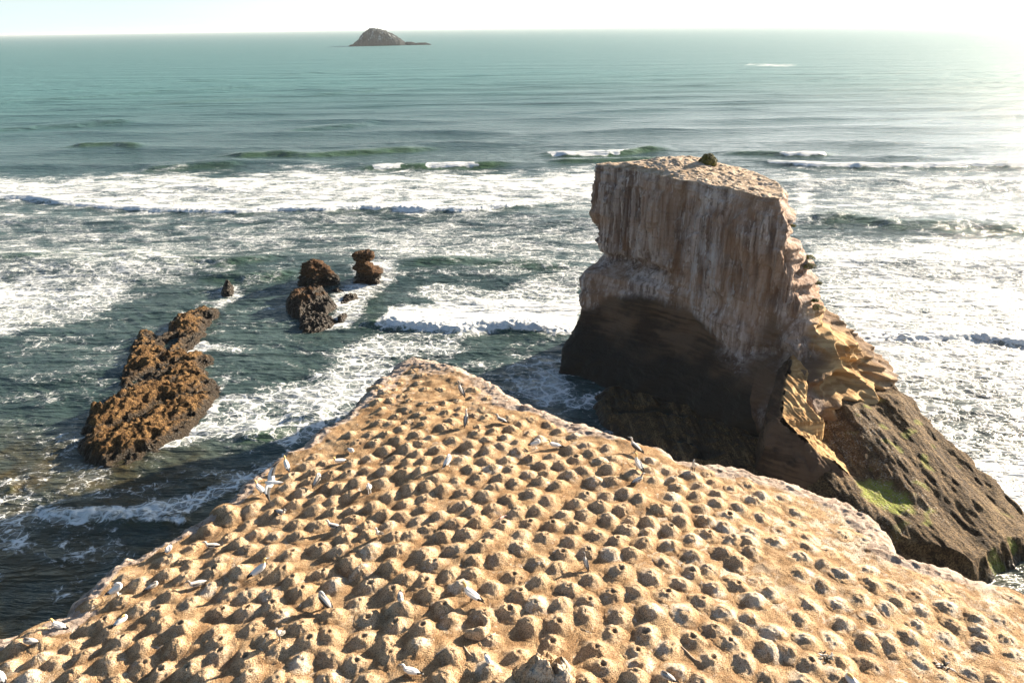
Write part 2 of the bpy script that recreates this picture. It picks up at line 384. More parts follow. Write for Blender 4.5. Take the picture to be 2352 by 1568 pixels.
FOAMS = [  # pixel polygon on the water, density, softness px
    ([(-60,405),(100,412),(200,405),(420,395),(560,400),(700,383),(800,395),(1000,392),(1200,400),(1400,385),(1400,470),(1250,472),(1060,488),(750,490),(320,483),(140,468),(-60,455)], .62, 16),
    ([(-60,470),(500,497),(1400,480),(1400,610),(1100,620),(900,610),(760,560),(600,590),(440,600),(330,650),(100,745),(-60,775)], .32, 50),
    ([(-60,640),(150,640),(300,640),(250,690),(120,740),(-60,775)], .45, 30),
    ([(180,590),(400,600),(520,625),(400,640),(200,625)], .35, 20),
    ([(880,742),(900,712),(1000,690),(1150,690),(1330,680),(1330,765),(1200,760),(1050,765),(950,754)], 1.0, 12),
    ([(960,660),(1100,665),(1330,630),(1330,690),(1000,695)], .35, 20),
    ([(850,775),(1030,770),(1040,830),(950,815),(870,870),(740,990),(640,1035),(560,1010),(400,1020),(500,945),(620,895),(720,870),(790,800)], .44, 34),
    ([(700,915),(860,860),(850,895),(800,950),(730,985),(650,1010)], .3, 20),
    ([(505,870),(520,900),(470,960),(400,1020),(360,1030),(440,960)], .55, 16),
    ([(70,1165),(170,1155),(300,1160),(450,1135),(550,1085),(610,1075),(570,1125),(440,1205),(380,1205),(250,1195),(120,1195)], .60, 14),
    ([(1840,395),(2420,390),(2420,520),(1830,505)], .40, 30),
    ([(1840,545),(2420,545),(2420,1260),(2290,1170),(2040,940),(1960,780),(1880,700)], .55, 30),
    ([(2050,860),(2420,880),(2420,1100),(2250,1080),(2080,960)], -.22, 60),
    ([(1940,730),(2060,760),(2060,930),(2120,1030),(2320,1180),(2280,1190),(2040,960),(2000,780)], .4, 16),
    ([(760,700),(850,600),(910,600),(900,645),(830,700),(800,745),(745,755)], .6, 14),
    ([(500,690),(540,655),(560,665),(520,710)], .5, 12),
    ([(410,810),(470,780),(500,800),(450,815)], .6, 8),
    ([(1170,850),(1300,835),(1300,900),(1420,890),(1380,935),(1250,940)], .42, 24),
    ([(1720,147),(1830,149),(1800,153),(1710,151)], .6, 3),
    ([(796,104),(1004,100),(995,107),(830,109)], .55, 3),
    ([(640,1050),(660,1000),(620,1060),(600,1080)], .4, 14),
    ([(1400,385),(1860,390),(1860,520),(1400,480)], .4, 20),
    ([(-60,1100),(60,1120),(160,1160),(60,1240),(-60,1240)], .22, 30),
    ([(1060,400),(1400,395),(1400,430),(1100,425)], .25, 14),
]
def build_sea():
    dep = np.concatenate([np.linspace(64, 45, 70, endpoint=False), np.linspace(45, .06, 880)])
    r = CAMZ/np.tan(np.radians(dep)); r = np.concatenate([[2.0, 12.0], r, [75000.]])
    th = np.concatenate([np.linspace(-110, -42, 60, endpoint=False), np.linspace(-42, 42, 1050), np.linspace(42, 110, 61)[1:]])
    R, T = np.meshgrid(r, np.radians(th), indexing='ij')
    X, Y = R*np.sin(T), R*np.cos(T)
    dr = np.gradient(r)[:, None]*np.ones_like(X)
    P0 = np.stack([X, Y, np.zeros_like(X)], -1)
    px, py = to_px(P0.reshape(-1, 3)); px = px.reshape(X.shape); py = py.reshape(X.shape)
    ahead = Y > 15
    px = np.where(ahead, px, -9999); py = np.where(ahead, py, -9999)
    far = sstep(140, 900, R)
    fade = lambda lam: 1-sstep(lam*.22, lam*.5, dr)
    # swell and chop
    wx = 14*n2(X/90, Y/60, .11); seg = .5+.75*n2(X/70, Y/26, .5)
    ph = 2*np.pi*(Y+wx+.06*X)/47.0
    z = .85*np.clip(seg, 0, 1.4)*(np.exp(1.3*np.sin(ph))-1.27)/1.3*fade(47)*sstep(60, 200, R)
    ph2 = 2*np.pi*(Y-.22*X+8*n2(X/40, Y/40, .23))/19.
    z += .14*np.clip(.6+n2(X/30, Y/14, .77), 0, 1.5)*np.sin(ph2)*fade(19)
    z += .24*fbm2(X/11, Y/6.5, 3, .31)*fade(7)
    z += .10*(1-2*np.abs(n2(X/3.3+.3*Y, Y/2.1, .61)))*fade(3)
    z += .05*n2(X/1.3, Y/.9, .71)*fade(1.2)
    green = np.zeros_like(X); cf = np.zeros_like(X)
    jit = .55*fbm2(X/12, Y/14, 3, .9)+.15*n2(X/4, Y/4, .1)
    for pts, a, wb, wf, gr, foams in CRESTS:
        a *= 1.0
        q = at_z(np.array([p[0] for p in pts]), np.array([p[1] for p in pts]), 0.)
        x0, x1 = q[0, 0], q[-1, 0]; L = (x1-x0)
        yc = np.interp(X, q[:, 0], q[:, 1])
        d = Y-yc+jit*wf*.45-wf
        tap = sstep(x0-.02*L, x0+.22*L, X)*(1-sstep(x1-.22*L, x1+.02*L, X))
        if pts[0][0] < 0: tap = 1-sstep(x1-.22*L, x1+.02*L, X)
        if pts[-1][0] > 2352: tap = sstep(x0-.02*L, x0+.22*L, X)
        prof = np.where(d > 0, np.exp(-(d/wb)**2), np.exp(-(d/wf)**2*1.4))
        am = a*tap*(1+.25*jit)
        near = (np.abs(d) < 4*wb)
        z += np.where(near, am*prof, 0)
        fr = np.where(d > 0, np.exp(-(d/(wb*.22))**2), np.exp(-((d+.45*wf)/(wf*1.0))**4))
        green = np.maximum(green, np.where(near, gr*tap*fr, 0))
        for fa, fb in foams:
            jx = 16*n2(X/5, Y/5, .33)+8*n2(X/2, Y/2, .3)
            k = sstep(fa-12, fa+14, px+jx)*(1-sstep(fb-14, fb+12, px+jx))*(.92+.4*n2(X/5, Y/5, .6))
            lobes = .5+.5*n2(X/2.4, Y/7, .15)
            fm = np.where(d > 0, np.exp(-(d/(wb*.45))**2), np.exp(-(d/(wf*1.15))**2))
            cf = np.maximum(cf, np.where(near, k*fm*(.75+.5*lobes)*(.62 if a < .6 else 1), 0))
            z += np.where(near, k*fm*.28*np.abs(n2(X/1.5, Y/1.5, .4))*fade(2.5)*2, 0)
    foam = np.full_like(X, .07)+.05*(py > 560)
    wpx = px+26*n2(X/14, Y/9, .44)*np.clip(160/R, .1, 2); wpy = py+14*n2(X/12, Y/8, .81)*np.clip(160/R, .08, 2.2)
    for poly, dn, sf in FOAMS:
        a = np.array(poly); m = (px > a[:, 0].min()-2.5*sf-30) & (px < a[:, 0].max()+2.5*sf+30) & (py > a[:, 1].min()-2.5*sf-30) & (py < a[:, 1].max()+2.5*sf+30)
        if not m.any(): continue
        s = sdf(wpx[m], wpy[m], poly); k = sstep(-sf, sf, s)*dn
        if dn > 0:
            foam[m] = 1-(1-foam[m])*(1-np.clip(k, 0, .97))
        else: foam[m] += k
    foam *= (1-sstep(700, 2500, R)*.9)
    sand = sstep(980, 1130, py+.10*(600-px))*sstep(900, 500, px) + .55*sstep(1700, 2100, px)*sstep(500, 800, py)
    sand = np.clip(sand, 0, 1)
    V = np.stack([X, Y, z], -1).reshape(-1, 3)
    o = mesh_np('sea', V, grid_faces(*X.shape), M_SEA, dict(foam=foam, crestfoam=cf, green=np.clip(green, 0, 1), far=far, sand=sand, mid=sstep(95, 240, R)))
    tag(o, kind='structure')
build_sea()
# seabed sheet well below, so nothing is open behind the view
sb = mesh_np('seabed', [(-90000, -90000, -6), (90000, -90000, -6), (90000, 90000, -6), (-90000, 90000, -6)], [(0, 1, 2, 3)], m_plain('seabed_sand', (.05, .06, .04)), smooth=False)
tag(sb, kind='structure')

# ------------------------------------------------------------------ headland (nesting plateau)
PZ = 35.0
def Tb(x, y):
    x = np.asarray(x, float); y = np.asarray(y, float)
    z = PZ-.075*np.clip(-(x+3), 0, 40)**1.12-.0065*np.clip(x+1, 0, 12)**2-.15*np.clip(x-11, 0, 40)-.045*np.clip(y-14, 0, 40)
    return z
def ground(x, y):
    return Tb(x, y)+.16*fbm2(x/3.4, y/3.4, 3, .27)+.035*fbm2(x/.55, y/.55, 3, .63)
def at_T(x, y, dz=0.):
    z = np.full(np.shape(x), PZ)
    for _ in range(12):
        p = at_z(x, y, z); z = .5*z+.5*(Tb(p[..., 0], p[..., 1])+dz)
    return at_z(x, y, z)
EDGE = [(-330,1600),(-60,1478),(0,1455),(60,1441),(110,1412),(150,1403),(158,1378),(210,1337),(250,1302),(285,1276),(318,1273),(345,1256),(385,1227),(420,1203),(450,1190),(472,1176),(520,1150),(560,1112),(590,1077),(625,1052),(660,1032),(690,1022),(718,992),(736,977),(780,956),(818,922),(828,905),(850,890),(860,868),(888,852),(915,827),(950,815),(990,822),(1030,830),(1080,848),(1120,865),(1155,885),(1180,905),(1193,918),(1230,928),(1290,946),(1340,962),(1400,987),(1450,1004),(1510,1019),(1565,1045),(1600,1047),(1650,1060),(1700,1068),(1760,1086),(1850,1112),(1900,1132),(1960,1152),(2010,1192),(2046,1225),(2055,1258),(2085,1276),(2140,1290),(2210,1306),(2280,1331),(2352,1362),(2460,1425),(2700,1600)]
_e = at_T(np.array([p[0] for p in EDGE], float), np.array([p[1] for p in EDGE], float))
POLY = [(p[0], p[1]) for p in _e]
POLY = [(POLY[0][0]-6, 3.0)]+POLY+[(POLY[-1][0]+10, POLY[-1][1]-2), (POLY[-1][0]+14, 3.0)]
def build_headland():
    a = np.array(POLY); res = .055
    xs = np.arange(-24, 27, res); ys = np.arange(3.5, a[:, 1].max()+4, res)
    X, Y = np.meshgrid(xs, ys)
    d = sdf(X, Y, POLY)
    d = d+.16*fbm2(X/1.6, Y/1.6, 4, .52)+.10*(1-2*np.abs(n2(X/.8, Y/.8, .2)))-.05
    z = ground(X, Y)
    # broken stone rim: low flat slabs with cracks between
    rimw = 1.5+1.0*n2(X/4, Y/4, .9)
    ry = Y-18-.0*X
    rim = 1-sstep(rimw*.45, rimw, d)
    tip = sstep(24, 33, Y); rim = np.maximum(rim, .55*tip*sstep(-.1, .5, n2(X/3, Y/3, .3)+.2))
    rim = rim*(1-.35*sstep(6, 2, Y-12))
    slab = .10*np.floor(3*(fbm2(X/2.2+.2*Y, Y/1.5, 3, .7)+.5))/3+.05*ridg2(X/.7, Y/.5, 3, .1)
    z = z+rim*(slab-.04)
    z = z-.35*np.clip(1-d/.7, 0, 1)**2
    out = np.clip(-d, 0, None)
    cl = np.where(out > 0, 1-np.clip(out/2.6, 0, 1), 1)
    drop = np.where(out < .5, out*2.2, 1.1+(np.clip((out-.5)/2.1, 0, 1)**1.3)*36)
    drop *= 1+.12*n2(X/1.5, Y/1.5, .4)
    z = np.where(d < 0, z-drop+.25*fbm2(X/.9, Y/.9, 3, .8)*np.clip(out*2, 0, 1), z)
    keep = d > -2.7
    V = np.stack([X, Y, z], -1).reshape(-1, 3)
    F = grid_faces(*X.shape); kf = keep.ravel()[F].all(1); F = F[kf]
    gu = sstep(.05, .7, .8*n2(X/4, Y/4, .66)+.75*sstep(3, 15, X))*.9  # guano patches plus a whitening that grows towards the right
    at = dict(rim=rim.ravel(), deep=sstep(.3, 1.2, out).ravel(), guano_pale=gu.ravel(), top=np.zeros(X.size), pit=np.zeros(X.size))
    V, F, at = compress(V, F, at)
    o = mesh_np('headland', V, F, M_SOIL, at); tag(o, kind='structure')
build_headland()

# nest positions read off the photograph, per crop: (offset x, offset y, scale) then x,y pairs
_k = .9408
NESTS = [
 ((0,1300,.2341), "1745,235 1890,235s 2000,85 1975,290 1640,330 1740,400 1930,410 1450,490 1320,430l 1780,610p 1990,690 2030,770p 1640,785p 1460,740 1080,870p 1140,975p 1250,1080p 1680,930 1890,960p 1830,1150 1480,1140 860,1215 750,1115 715,1040 390,1285w 80,1370w 300,1455w 165,1160 1130,1310w 1480,1330 1665,1385p 1960,1375p 730,1430 1190,1500w 240,1530 430,1115 780,1545 945,690s 850,745l 1250,665s 900,920l 340,1015l 2120,1470 20,1250w 1290,1210l 560,1290l"),
 ((0,1060,.3872), "1420,465 1590,445 1460,500 1560,530 1310,570 1430,620 1620,595 1730,600 1500,655 1560,690 1680,715 1220,668 1350,690 1370,770 1510,840"),
 ((550,850,.287), "1390,265s 1480,260s 1660,200s 1640,262s 1700,170s 1290,315 1440,322s 1570,320s 1700,315s 1360,357 1490,372s 1290,430 1400,417s 1560,415s 1680,452s 1330,487s 1550,485l 1440,542s 1640,535s 1300,600 1400,600l 1550,592s 1720,575s 1230,700l 1060,700 1360,702p 1490,660 1690,627 1120,765l 1270,770p 1470,752 1640,712 1740,735 1360,830 1540,822 1660,782 760,890l 850,935l 1440,900 1630,868 1220,900 1070,945 690,970 1550,952 1690,932 740,1022 900,1045p 1050,1040p 1190,1012 1350,1012 1530,1035p 1660,1022 560,1060p 720,1090p 540,1140 650,1180 1130,1110 1340,1112 860,1152 970,1160 780,1240 910,1260 1050,1210 1570,1157 1400,1212 1710,1132 1700,1220 1250,1300 1080,1320p 1530,1272 1680,1312 450,1262 590,1282 240,1332 370,1372 760,1332 900,1342p 1350,1372 1500,1372 30,1410 170,1452 450,1412 600,1442 790,1452 990,1490 1080,1400p 1200,1462 1390,1465 1640,1422 1720,1490 120,1540 260,1530 430,1542 620,1552 1200,1548 1560,1550"),
 ((1000,850,.287), "20,165s 90,195s 75,258s 15,315s 140,312s 270,312s 540,308 650,378s 520,372s 410,402s 110,447s 300,437s 560,425l 430,472s 210,482s 610,482l 310,515 190,562 420,527 550,527s 60,525 360,587 160,622 290,645 650,552p 590,632s 860,560l 1060,572s 1190,600s 720,672 870,652 950,612 1120,612 1270,652 1410,702w 1030,672 580,690p 100,702 220,727 370,752 650,752 820,732 930,762 510,790 790,802 120,792 240,832 510,852 670,842 930,842w 1110,725w 1280,740l 1500,802 1370,832 1220,882 1040,892 1550,872 1690,832 830,912 1140,952 1290,952 450,922 280,915 50,882 1410,910p 1630,940w 110,930 640,932 860,985p 700,982w 520,992 1010,1032 1170,1032 1480,1012 1360,1042w 1700,1002 110,1022 220,1082 590,1055p 400,1095s 780,1072 910,1112 1110,1100p 1270,1132 1580,1102w 1720,1100 60,1162 290,1152 460,1182 720,1142 1040,1212 1300,1192 640,1217 170,1202 1190,1262 1510,1210p 1680,1222 840,1262p 1420,1272 80,1292 220,1292 450,1292 1620,1312 710,1342 910,1362 550,1352 1090,1342 1310,1362 1490,1372 260,1382 50,1412 1700,1412 380,1462 580,1452 800,1470p 1020,1450p 1220,1460p 1420,1470p 190,1492 480,1548 710,1552 960,1552 1160,1560p 1600,1552 60,1558 290,1562"),
 ((1450,1000,.2338), "160,382l 210,490l 240,592 480,542l 600,485s 600,602 780,582l 1200,612s 410,650 250,692 640,705 840,692w 1040,640w 1250,702 1110,752p 1620,742l 1440,782s 890,782w 330,832 490,912 820,882w 780,942s 1080,862 1290,842 1670,900p 1760,852w 1990,862l 1290,942 1530,982 300,1002 690,1022p 900,992 1120,1002 1420,1065p 1880,972l 2130,1002w 1760,1062 390,1122 580,1152w 930,1132 1170,1112w 1380,1182w 2120,1112l 350,1210p 560,1242 800,1212p 1200,1242p 1030,1312w 1670,1222l 1980,1192l 1450,1300p 1620,1322 250,1320p 540,1362 800,1372w 2260,1262l 1350,1422 1900,1332w 2240,1372 1650,1442 400,1462"),
 ((500,1250,.266), "640,172 830,47p 1030,50p 740,190p 920,192 300,247p 390,295p 550,322 790,350p 1040,280p 1290,200p 1440,72 1650,62 1520,167p 1740,190p 1200,112 90,405p 80,502p 330,492 720,510p 800,590p 1010,360p 1220,322 1520,322w 1780,302 1070,520p 590,492l 510,562l 1180,602w 1430,502w 1330,432 1700,462 40,652w 200,692l 390,702l 590,712w 880,700p 1000,762 1510,610p 1710,680p 1400,772 1840,562 140,870p 370,860p 620,820p 690,912w 1160,890p 1490,910p 1800,832 100,1052 440,1022 880,1010p 1130,1090p 1210,1052 570,1130p 950,1150p 130,1160p 690,1212l 1750,970p 1450,1100p 1650,1142 1150,1262 140,1270p 370,1320p 870,1332w 1380,1320p 1700,1260p 60,1482w 400,1460p 650,1512 820,1545 1120,1482w 1500,1502 330,67 500,135 200,187"),
 ((900,1250,.266), "180,60 400,30 580,80 790,60 1040,60 1690,60p 1860,20 400,172 660,202 890,152 1190,182 1410,160p 1640,202 1860,232 290,300p 520,342 790,302 1040,280p 1390,290p 1780,350p 590,432w 980,422 1200,402 1560,422 1740,472 350,532 520,590p 740,542 960,532 1330,540p 1570,592 850,652w 570,710p 1140,642 1380,700p 1840,660p 690,830p 1540,822w 1770,802 1290,860p 1060,900p 760,950w 1480,982 1740,970p 500,1040p 1120,1122s 1240,1122s 1690,1130p 450,1182w 760,1282 1020,1292l 1380,1270p 1100,1422w 700,1502 40,1502 1200,1542l"),
 ((1400,1250,.266), "130,12 300,32 490,120p 740,42 190,182 400,220p 1010,62 1210,32w 1410,102w 1240,160p 900,122w 690,142 650,272w 900,242w 1100,222w 1460,222 1640,232 1860,252 140,330p 350,352w 600,370p 1390,302 1680,332l 1680,130l 1100,352w 860,422 1240,472 1530,412w 430,510p 170,572 730,562 1100,490p 1300,642w 1000,600p 1510,620p 1730,582l 370,710p 580,682 870,700p 140,770p 1180,760p 1650,762w 1820,702 120,892 430,892 720,862w 1030,880w 1390,882w 1620,942w 1300,1040p 1560,1042 370,1040p 680,1060p 1100,1120p 890,1182w 580,1200p 210,1190p 1450,1170p 1790,1212w 280,1360p 620,1332w 960,1402w 1280,1320p 1570,1320p 570,1460p 100,1502 1640,1442 1810,1442 1180,1522 850,1522 1840,1072w"),
 ((1900,1250,.266), "180,52l 370,152l 270,182w 620,152l 800,232l 260,272w 500,302l 220,382 430,432 230,522w 600,532w 850,492l 420,622w 880,622w 1080,642 1290,722w 1640,762l 1560,832w 560,792w 760,762 1020,852w 1120,792w 300,802 220,942w 600,962 880,942w 1350,872w 1300,992 1640,982 1840,932w 2050,932l 2100,1102 1900,1062 1560,1082 1230,1112w 520,1132w 830,1132w 1050,1172 270,1152 1900,1172w 1600,1260p 1330,1312 850,1322 620,1342w 300,1350p 1800,1402 2000,1502w 550,1452 260,1512 1150,1560w 90,1242 2200,1282l 1560,1450l 1480,640l 2180,740l"),
]
def smooth_noise1(rs, n, k=4):
    a = np.linspace(0, 2*np.pi, n, endpoint=False); r = 0
    for i in range(1, k): r = r+rs.normal()*np.cos(i*a+rs.uniform(0, 6.3))/i
    return r
def read_nests():
    out = []
    for (ox, oy, sc), s in NESTS:
        for w in s.split():
            x, y = w.split(','); fl = y[-1] if y[-1] in 'splw' else ''
            y = y.rstrip('splw')
            out.append(((ox+float(x)*sc)*_k, (oy+float(y)*sc)*_k, fl))
    px = np.array([o[0] for o in out]); py = np.array([o[1] for o in out])
    P = at_T(px, py, .24)
    keep = []
    for i in range(len(out)):
        if all(math.hypot(P[i, 0]-P[j, 0], P[i, 1]-P[j, 1]) > .52 for j in keep): keep.append(i)
    return [(P[i, 0], P[i, 1], out[i][2], px[i], py[i]) for i in keep]
NL = read_nests()
# a few rows below and beside the frame so that the colony does not stop at the picture's edge
_r = random.Random(3); _extra = []
_ed = np.array([(n[0], n[1]) for n in NL])
for gy in np.arange(8.5, 32, .98):
    for gx in np.arange(-20, 23, 1.02):
        x = gx+(.5 if int(gy/.98) % 2 else 0)+_r.uniform(-.14, .14); y = gy+_r.uniform(-.12, .12)
        if np.hypot(_ed[:, 0]-x, _ed[:, 1]-y).min() < 1.0: continue
        qx, qy = to_px(np.array([x, y, float(Tb(x, y))]))
        if 10 < qx < 2345 and qy < 1566: continue
        if sdf(np.array([x]), np.array([y]), POLY)[0] < 1.2: continue
        _extra.append((x, y, '', float(qx), float(qy)))
def mound(mx, my, fl, seed, nseg=40, nring=18, big=1.0):
    rs = np.random.RandomState(seed)
    R = rs.uniform(.40, .48)*big; h = rs.uniform(.20, .30)*big; pit = rs.uniform(.02, .05); pw = rs.uniform(.13, .2); gu = rs.uniform(0, .35)
    if my > 27: R *= .86; h *= .8
    if mx > 6: h *= 1-.028*min(mx-6, 10)
    if fl == 's': R *= .72; h *= .68
    if fl == 'l': h *= .55; R *= 1.02
    if fl == 'p': pit = rs.uniform(.07, .11); pw = rs.uniform(.17, .21)
    gu += .075*min(max(mx-3, 0), 9)  # mounds whiten steadily towards the right
    if fl == 'w': gu = 1.0
    th = np.linspace(0, 2*np.pi, nseg, endpoint=False)
    q = np.linspace(0, 1, nring)**.85*1.6
    el = 1+.10*np.cos(2*(th-rs.uniform(0, 3.14)))+.07*smooth_noise1(rs, nseg)
    Q, T = np.meshgrid(q, th, indexing='ij'); E = np.broadcast_to(el, Q.shape)
    X = mx+Q*R*E*np.cos(T); Y = my+Q*R*E*np.sin(T)
    flat = rs.uniform(.42, .56)
    rr_ = Q*R
    prof = .64*np.exp(-(rr_/(flat*.52*(R/.48)))**1.75)+.36*np.exp(-(rr_/.38)**2)
    prof = prof*(1-sstep(1.15, 1.6, Q))
    rimb = .055*np.exp(-((Q-.36)/.13)**2)*(1+.8*n2(np.cos(T)*1.5+seed, np.sin(T)*1.5, .3))
    ptx = rs.uniform(-.07, .07); pty = rs.uniform(-.07, .07)
    qq = np.hypot(Q*E*np.cos(T)-ptx, Q*E*np.sin(T)-pty)
    pp = np.exp(-(qq/pw)**4)
    rib = n2(T*R*7+seed*3.1, Q*1.4, .52)*.022*sstep(.2, .6, Q)*(1-sstep(.9, 1.4, Q))
    z = ground(X, Y)+h*prof+rimb*h*2-pit*pp+rib+.018*fbm2(X/.16, Y/.16, 3, .4)*(1-sstep(1.1, 1.5, Q))-.05*sstep(1.05, 1.6, Q)
    V = np.stack([X, Y, z], -1).reshape(-1, 3)
    n = Q.size
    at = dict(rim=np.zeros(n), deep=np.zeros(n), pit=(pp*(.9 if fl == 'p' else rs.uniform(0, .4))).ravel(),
              top=((1-sstep(.45, 1.15, Q))*rs.uniform(.55, 1)).ravel(), guano_pale=((1-sstep(.7, 1.2, Q))*gu).ravel())
    return V, grid_faces(nring, nseg, True)[:, ::-1], at

# ------------------------------------------------------------------ generic rock builders
def hf_rock(name, poly, mat, zin, res, edge=1.6, zout=-1.6, rough=.35, attrs=None, parent=None, skirt=1.2, sl=1.0):
    a = np.array(poly)
    xs = np.arange(a[:, 0].min()-skirt-res, a[:, 0].max()+skirt+res, res); ys = np.arange(a[:, 1].min()-skirt-res, a[:, 1].max()+skirt+res, res)
    X, Y = np.meshgrid(xs, ys)
    d = sdf(X, Y, poly)+rough*fbm2(X/(rough*5), Y/(rough*5), 4, .33)
    z = zin(X, Y, d)
    z = np.where(d < 0, zout*np.clip(-d/skirt, 0, 1)**.8, z*np.clip(d/edge, 0, 1)**sl)
    keep = (d > -skirt)
    F = grid_faces(*X.shape); F = F[keep.ravel()[F].all(1)]
    V = np.stack([X, Y, z], -1).reshape(-1, 3)
    at = {k: np.clip(f(X, Y, d, z), 0, 1).ravel() for k, f in (attrs or {}).items()}
    V, F, at = compress(V, F, at)
    return mesh_np(name, V, F, mat, at, parent)
def catmull(P, n, closed=True):
    """P (k,3) -> n samples"""
    k = len(P); t = np.linspace(0, k if closed else k-1, n, endpoint=not closed); i = np.floor(t).astype(int); f = (t-i)[:, None]
    g = (lambda j: P[j % k]) if closed else (lambda j: P[np.clip(j, 0, k-1)])
    a, b, c, d = g(i-1), g(i), g(i+1), g(i+2)
    return .5*((2*b)+(-a+c)*f+(2*a-5*b+4*c-d)*f*f+(-a+3*b-3*c+d)*f**3)

# ------------------------------------------------------------------ sea stack
LV = {  # height: L, FL, F1, F2, C, R1, R, B1, B2, B3
 24.0: [(11.7,88.6),(14.6,85.0),(18.6,79.5),(23.0,73.6),(26.6,68.6),(28.2,69.8),(28.9,72.5),(29.3,77),(27.8,84.5),(21.5,89.8)],
 20.0: [(11.4,88.0),(14.2,84.6),(18.3,79.0),(22.8,73.0),(27.2,67.6),(29.2,69.3),(29.9,71.5),(30.5,77),(28.5,85),(22,90.5)],
 15.0: [(12.2,87.4),(14.6,84.3),(18.4,78.9),(23.0,73.0),(28.2,66.9),(31.3,68.5),(32.8,71),(32.5,78),(29,86),(22,91)],
 12.6: [(13.1,87.4),(15.0,84.5),(18.7,79.1),(23.2,73.0),(28.9,66.4),(32,68),(33.4,70.5),(33.5,78),(29,86.5),(22,91)],
 11.6: [(12.0,87.0),(14.6,84.0),(18.6,79.0),(23.2,73.0),(29.2,66.2),(32.6,67.9),(33.9,70.4),(33.8,78),(29,86.7),(21,91)],
 10.6: [(9.9,86.2),(12.6,82.8),(17.9,78.2),(23.1,72.7),(29.6,66.0),(33.2,67.7),(34.4,70.2),(34,78),(29,87),(20,91)],
 7.6: [(9.4,84.6),(12.0,81.6),(17.9,77.4),(23.4,72.2),(29.5,64.8),(34.6,67),(37.0,70.4),(36,79),(29,88),(19,91)],
 6.0: [(9.0,83.6),(11.4,80.6),(17.2,76.2),(23.0,71.0),(28.8,63.4),(35.4,66.0),(39.3,70.2),(37.5,80),(29,89),(18,91)],
 3.7: [(7.4,82.0),(9.8,78.5),(15.8,73.6),(22.0,68.0),(27.9,61.3),(36.2,63.5),(41.8,68.3),(40,80),(30,90),(16,91)],
 0.9: [(6.7,79.4),(8.7,75.8),(15.0,70.5),(21.5,65.0),(28.6,58.8),(37.5,60.8),(42.6,66.3),(42,80),(31,91),(14,91)],
 -2.: [(6.0,78.5),(8.0,74.5),(14.5,69.0),(21.0,63.5),(28.6,57.5),(38.5,59.8),(43.6,66.0),(43,81),(31,92),(13,92)],
}
def build_stack():
    zs = np.array(sorted(LV)); n = 900
    rings = np.array([catmull(np.array([(x, y, 0) for x, y in LV[z]]), n)[:, :2] for z in zs])
    zz = np.concatenate([np.linspace(-2, 24, 330)])
    R = np.empty((len(zz), n, 2))
    for c in (0, 1):
        for_ = rings[:, :, c]
        i = np.clip(np.searchsorted(zs, zz, side='right')-1, 0, len(zs)-2); f = ((zz-zs[i])/(zs[i+1]-zs[i]))[:, None]
        f = f*.55+.45*f*f*(3-2*f)
        R[:, :, c] = for_[i]*(1-f)+for_[i+1]*f
    X, Y = R[..., 0]*S, R[..., 1]*S; Z = np.broadcast_to((zz*S)[:, None], X.shape).copy()
    u = np.broadcast_to(np.linspace(0, 10, n, endpoint=False), X.shape)   # ring parameter: 4 = front right corner
    tx = np.roll(X, -1, 1)-np.roll(X, 1, 1); ty = np.roll(Y, -1, 1)-np.roll(Y, 1, 1); l = np.hypot(tx, ty)+1e-9
    k = np.ones(9)/9
    nx, ny = ty/l, -tx/l
    hz = Z/S
    up = sstep(11.2, 13.5, hz); right = sstep(4.1, 4.9, u)*(1-sstep(7.2, 8, u)); low = 1-sstep(9, 12, hz)
    front = (1-sstep(4.0, 4.6, u))
    lmask = sstep(.8, 2.2, u)
    # hanging curtain flutes, cut off in steps at their foot
    fl = 1-2*np.abs(n3(X/1.5, Y/1.5, Z/26.)); fl2 = 1-2*np.abs(n3(X/.62+9, Y/.62, Z/15.+4))
    wob = fbm3(X/5, Y/5, Z/5, 3)
    d = .85*fbm3(X/9, Y/9, Z/11, 3)*(.5+.5*sstep(0, 3, 24-hz))
    d += up*front*((1.0*fl+.42*fl2)*sstep(23.2, 21.2, hz)-.45)
    d += up*front*(1.2*sstep(.3, 2, u)*n3(X/3.8, Y/3.8, Z/40.+2))*sstep(23.5, 21, hz)
    # detached sheets: slab edges with overhang
    sh = n3(X/3.2, Y/3.2, Z/9.+20)+.25*n3(X/1.0, Y/1.0, Z/2.)
    d += front*up*.55*sstep(-.05, .05, sh)
    # overhanging cap bed at the rim
    d += .55*sstep(21.8+.7*wob[:1], 22.6+.7*wob[:1], hz)*front + .22*n3(X/2, Y/2, Z/.35)*sstep(21.5, 23.5, hz)
    # bedding ledges on the seaward right side
    bed = n3(X/6+3, Y/6, Z/1.15); bed2 = n3(X/4, Y/4, Z/.5+9)
    d += right*sstep(8, 11, hz)*(1-sstep(22.5, 24, hz))*(1.15*np.sign(bed)*np.abs(bed)**.55+.35*bed2)
    d += .16*bed2+.10*fbm3(X/.8, Y/.8, Z/.6, 3)
    # wind and wave fluted buttresses low on the lit side
    bt = 1-2*np.abs(n3(X/4.6-Z*.10, Y/4.6+Z*.12, Z/16+7)); bt2 = 1-2*np.abs(n3(X/1.9-Z*.2, Y/1.9+Z*.22, Z/9))
    d += sstep(3.5, 4.4, u)*(1-sstep(6.9, 7.6, u))*low*sstep(-1, 2.5, hz)*(2.2*bt+.8*bt2)
    # lower shaded front: alcoves and a sloping shelf line
    d += front*low*(.9*n3(X/4.5, Y/4.5, Z/4.5+3)+.35*n3(X/1.6, Y/1.6, Z/1.6))
    und = (1-sstep(.0, 1.0, np.abs(hz-(7.2+1.0*np.sin(u*1.7)))/1.3))*lmask
    d -= front*und*.8
    d -= sstep(.0, 1.0, 1-np.abs(hz-12.0-.4*u)/1.1)*(1-sstep(1.6, 3.0, u))*1.3
    X = X+nx*d; Y = Y+ny*d
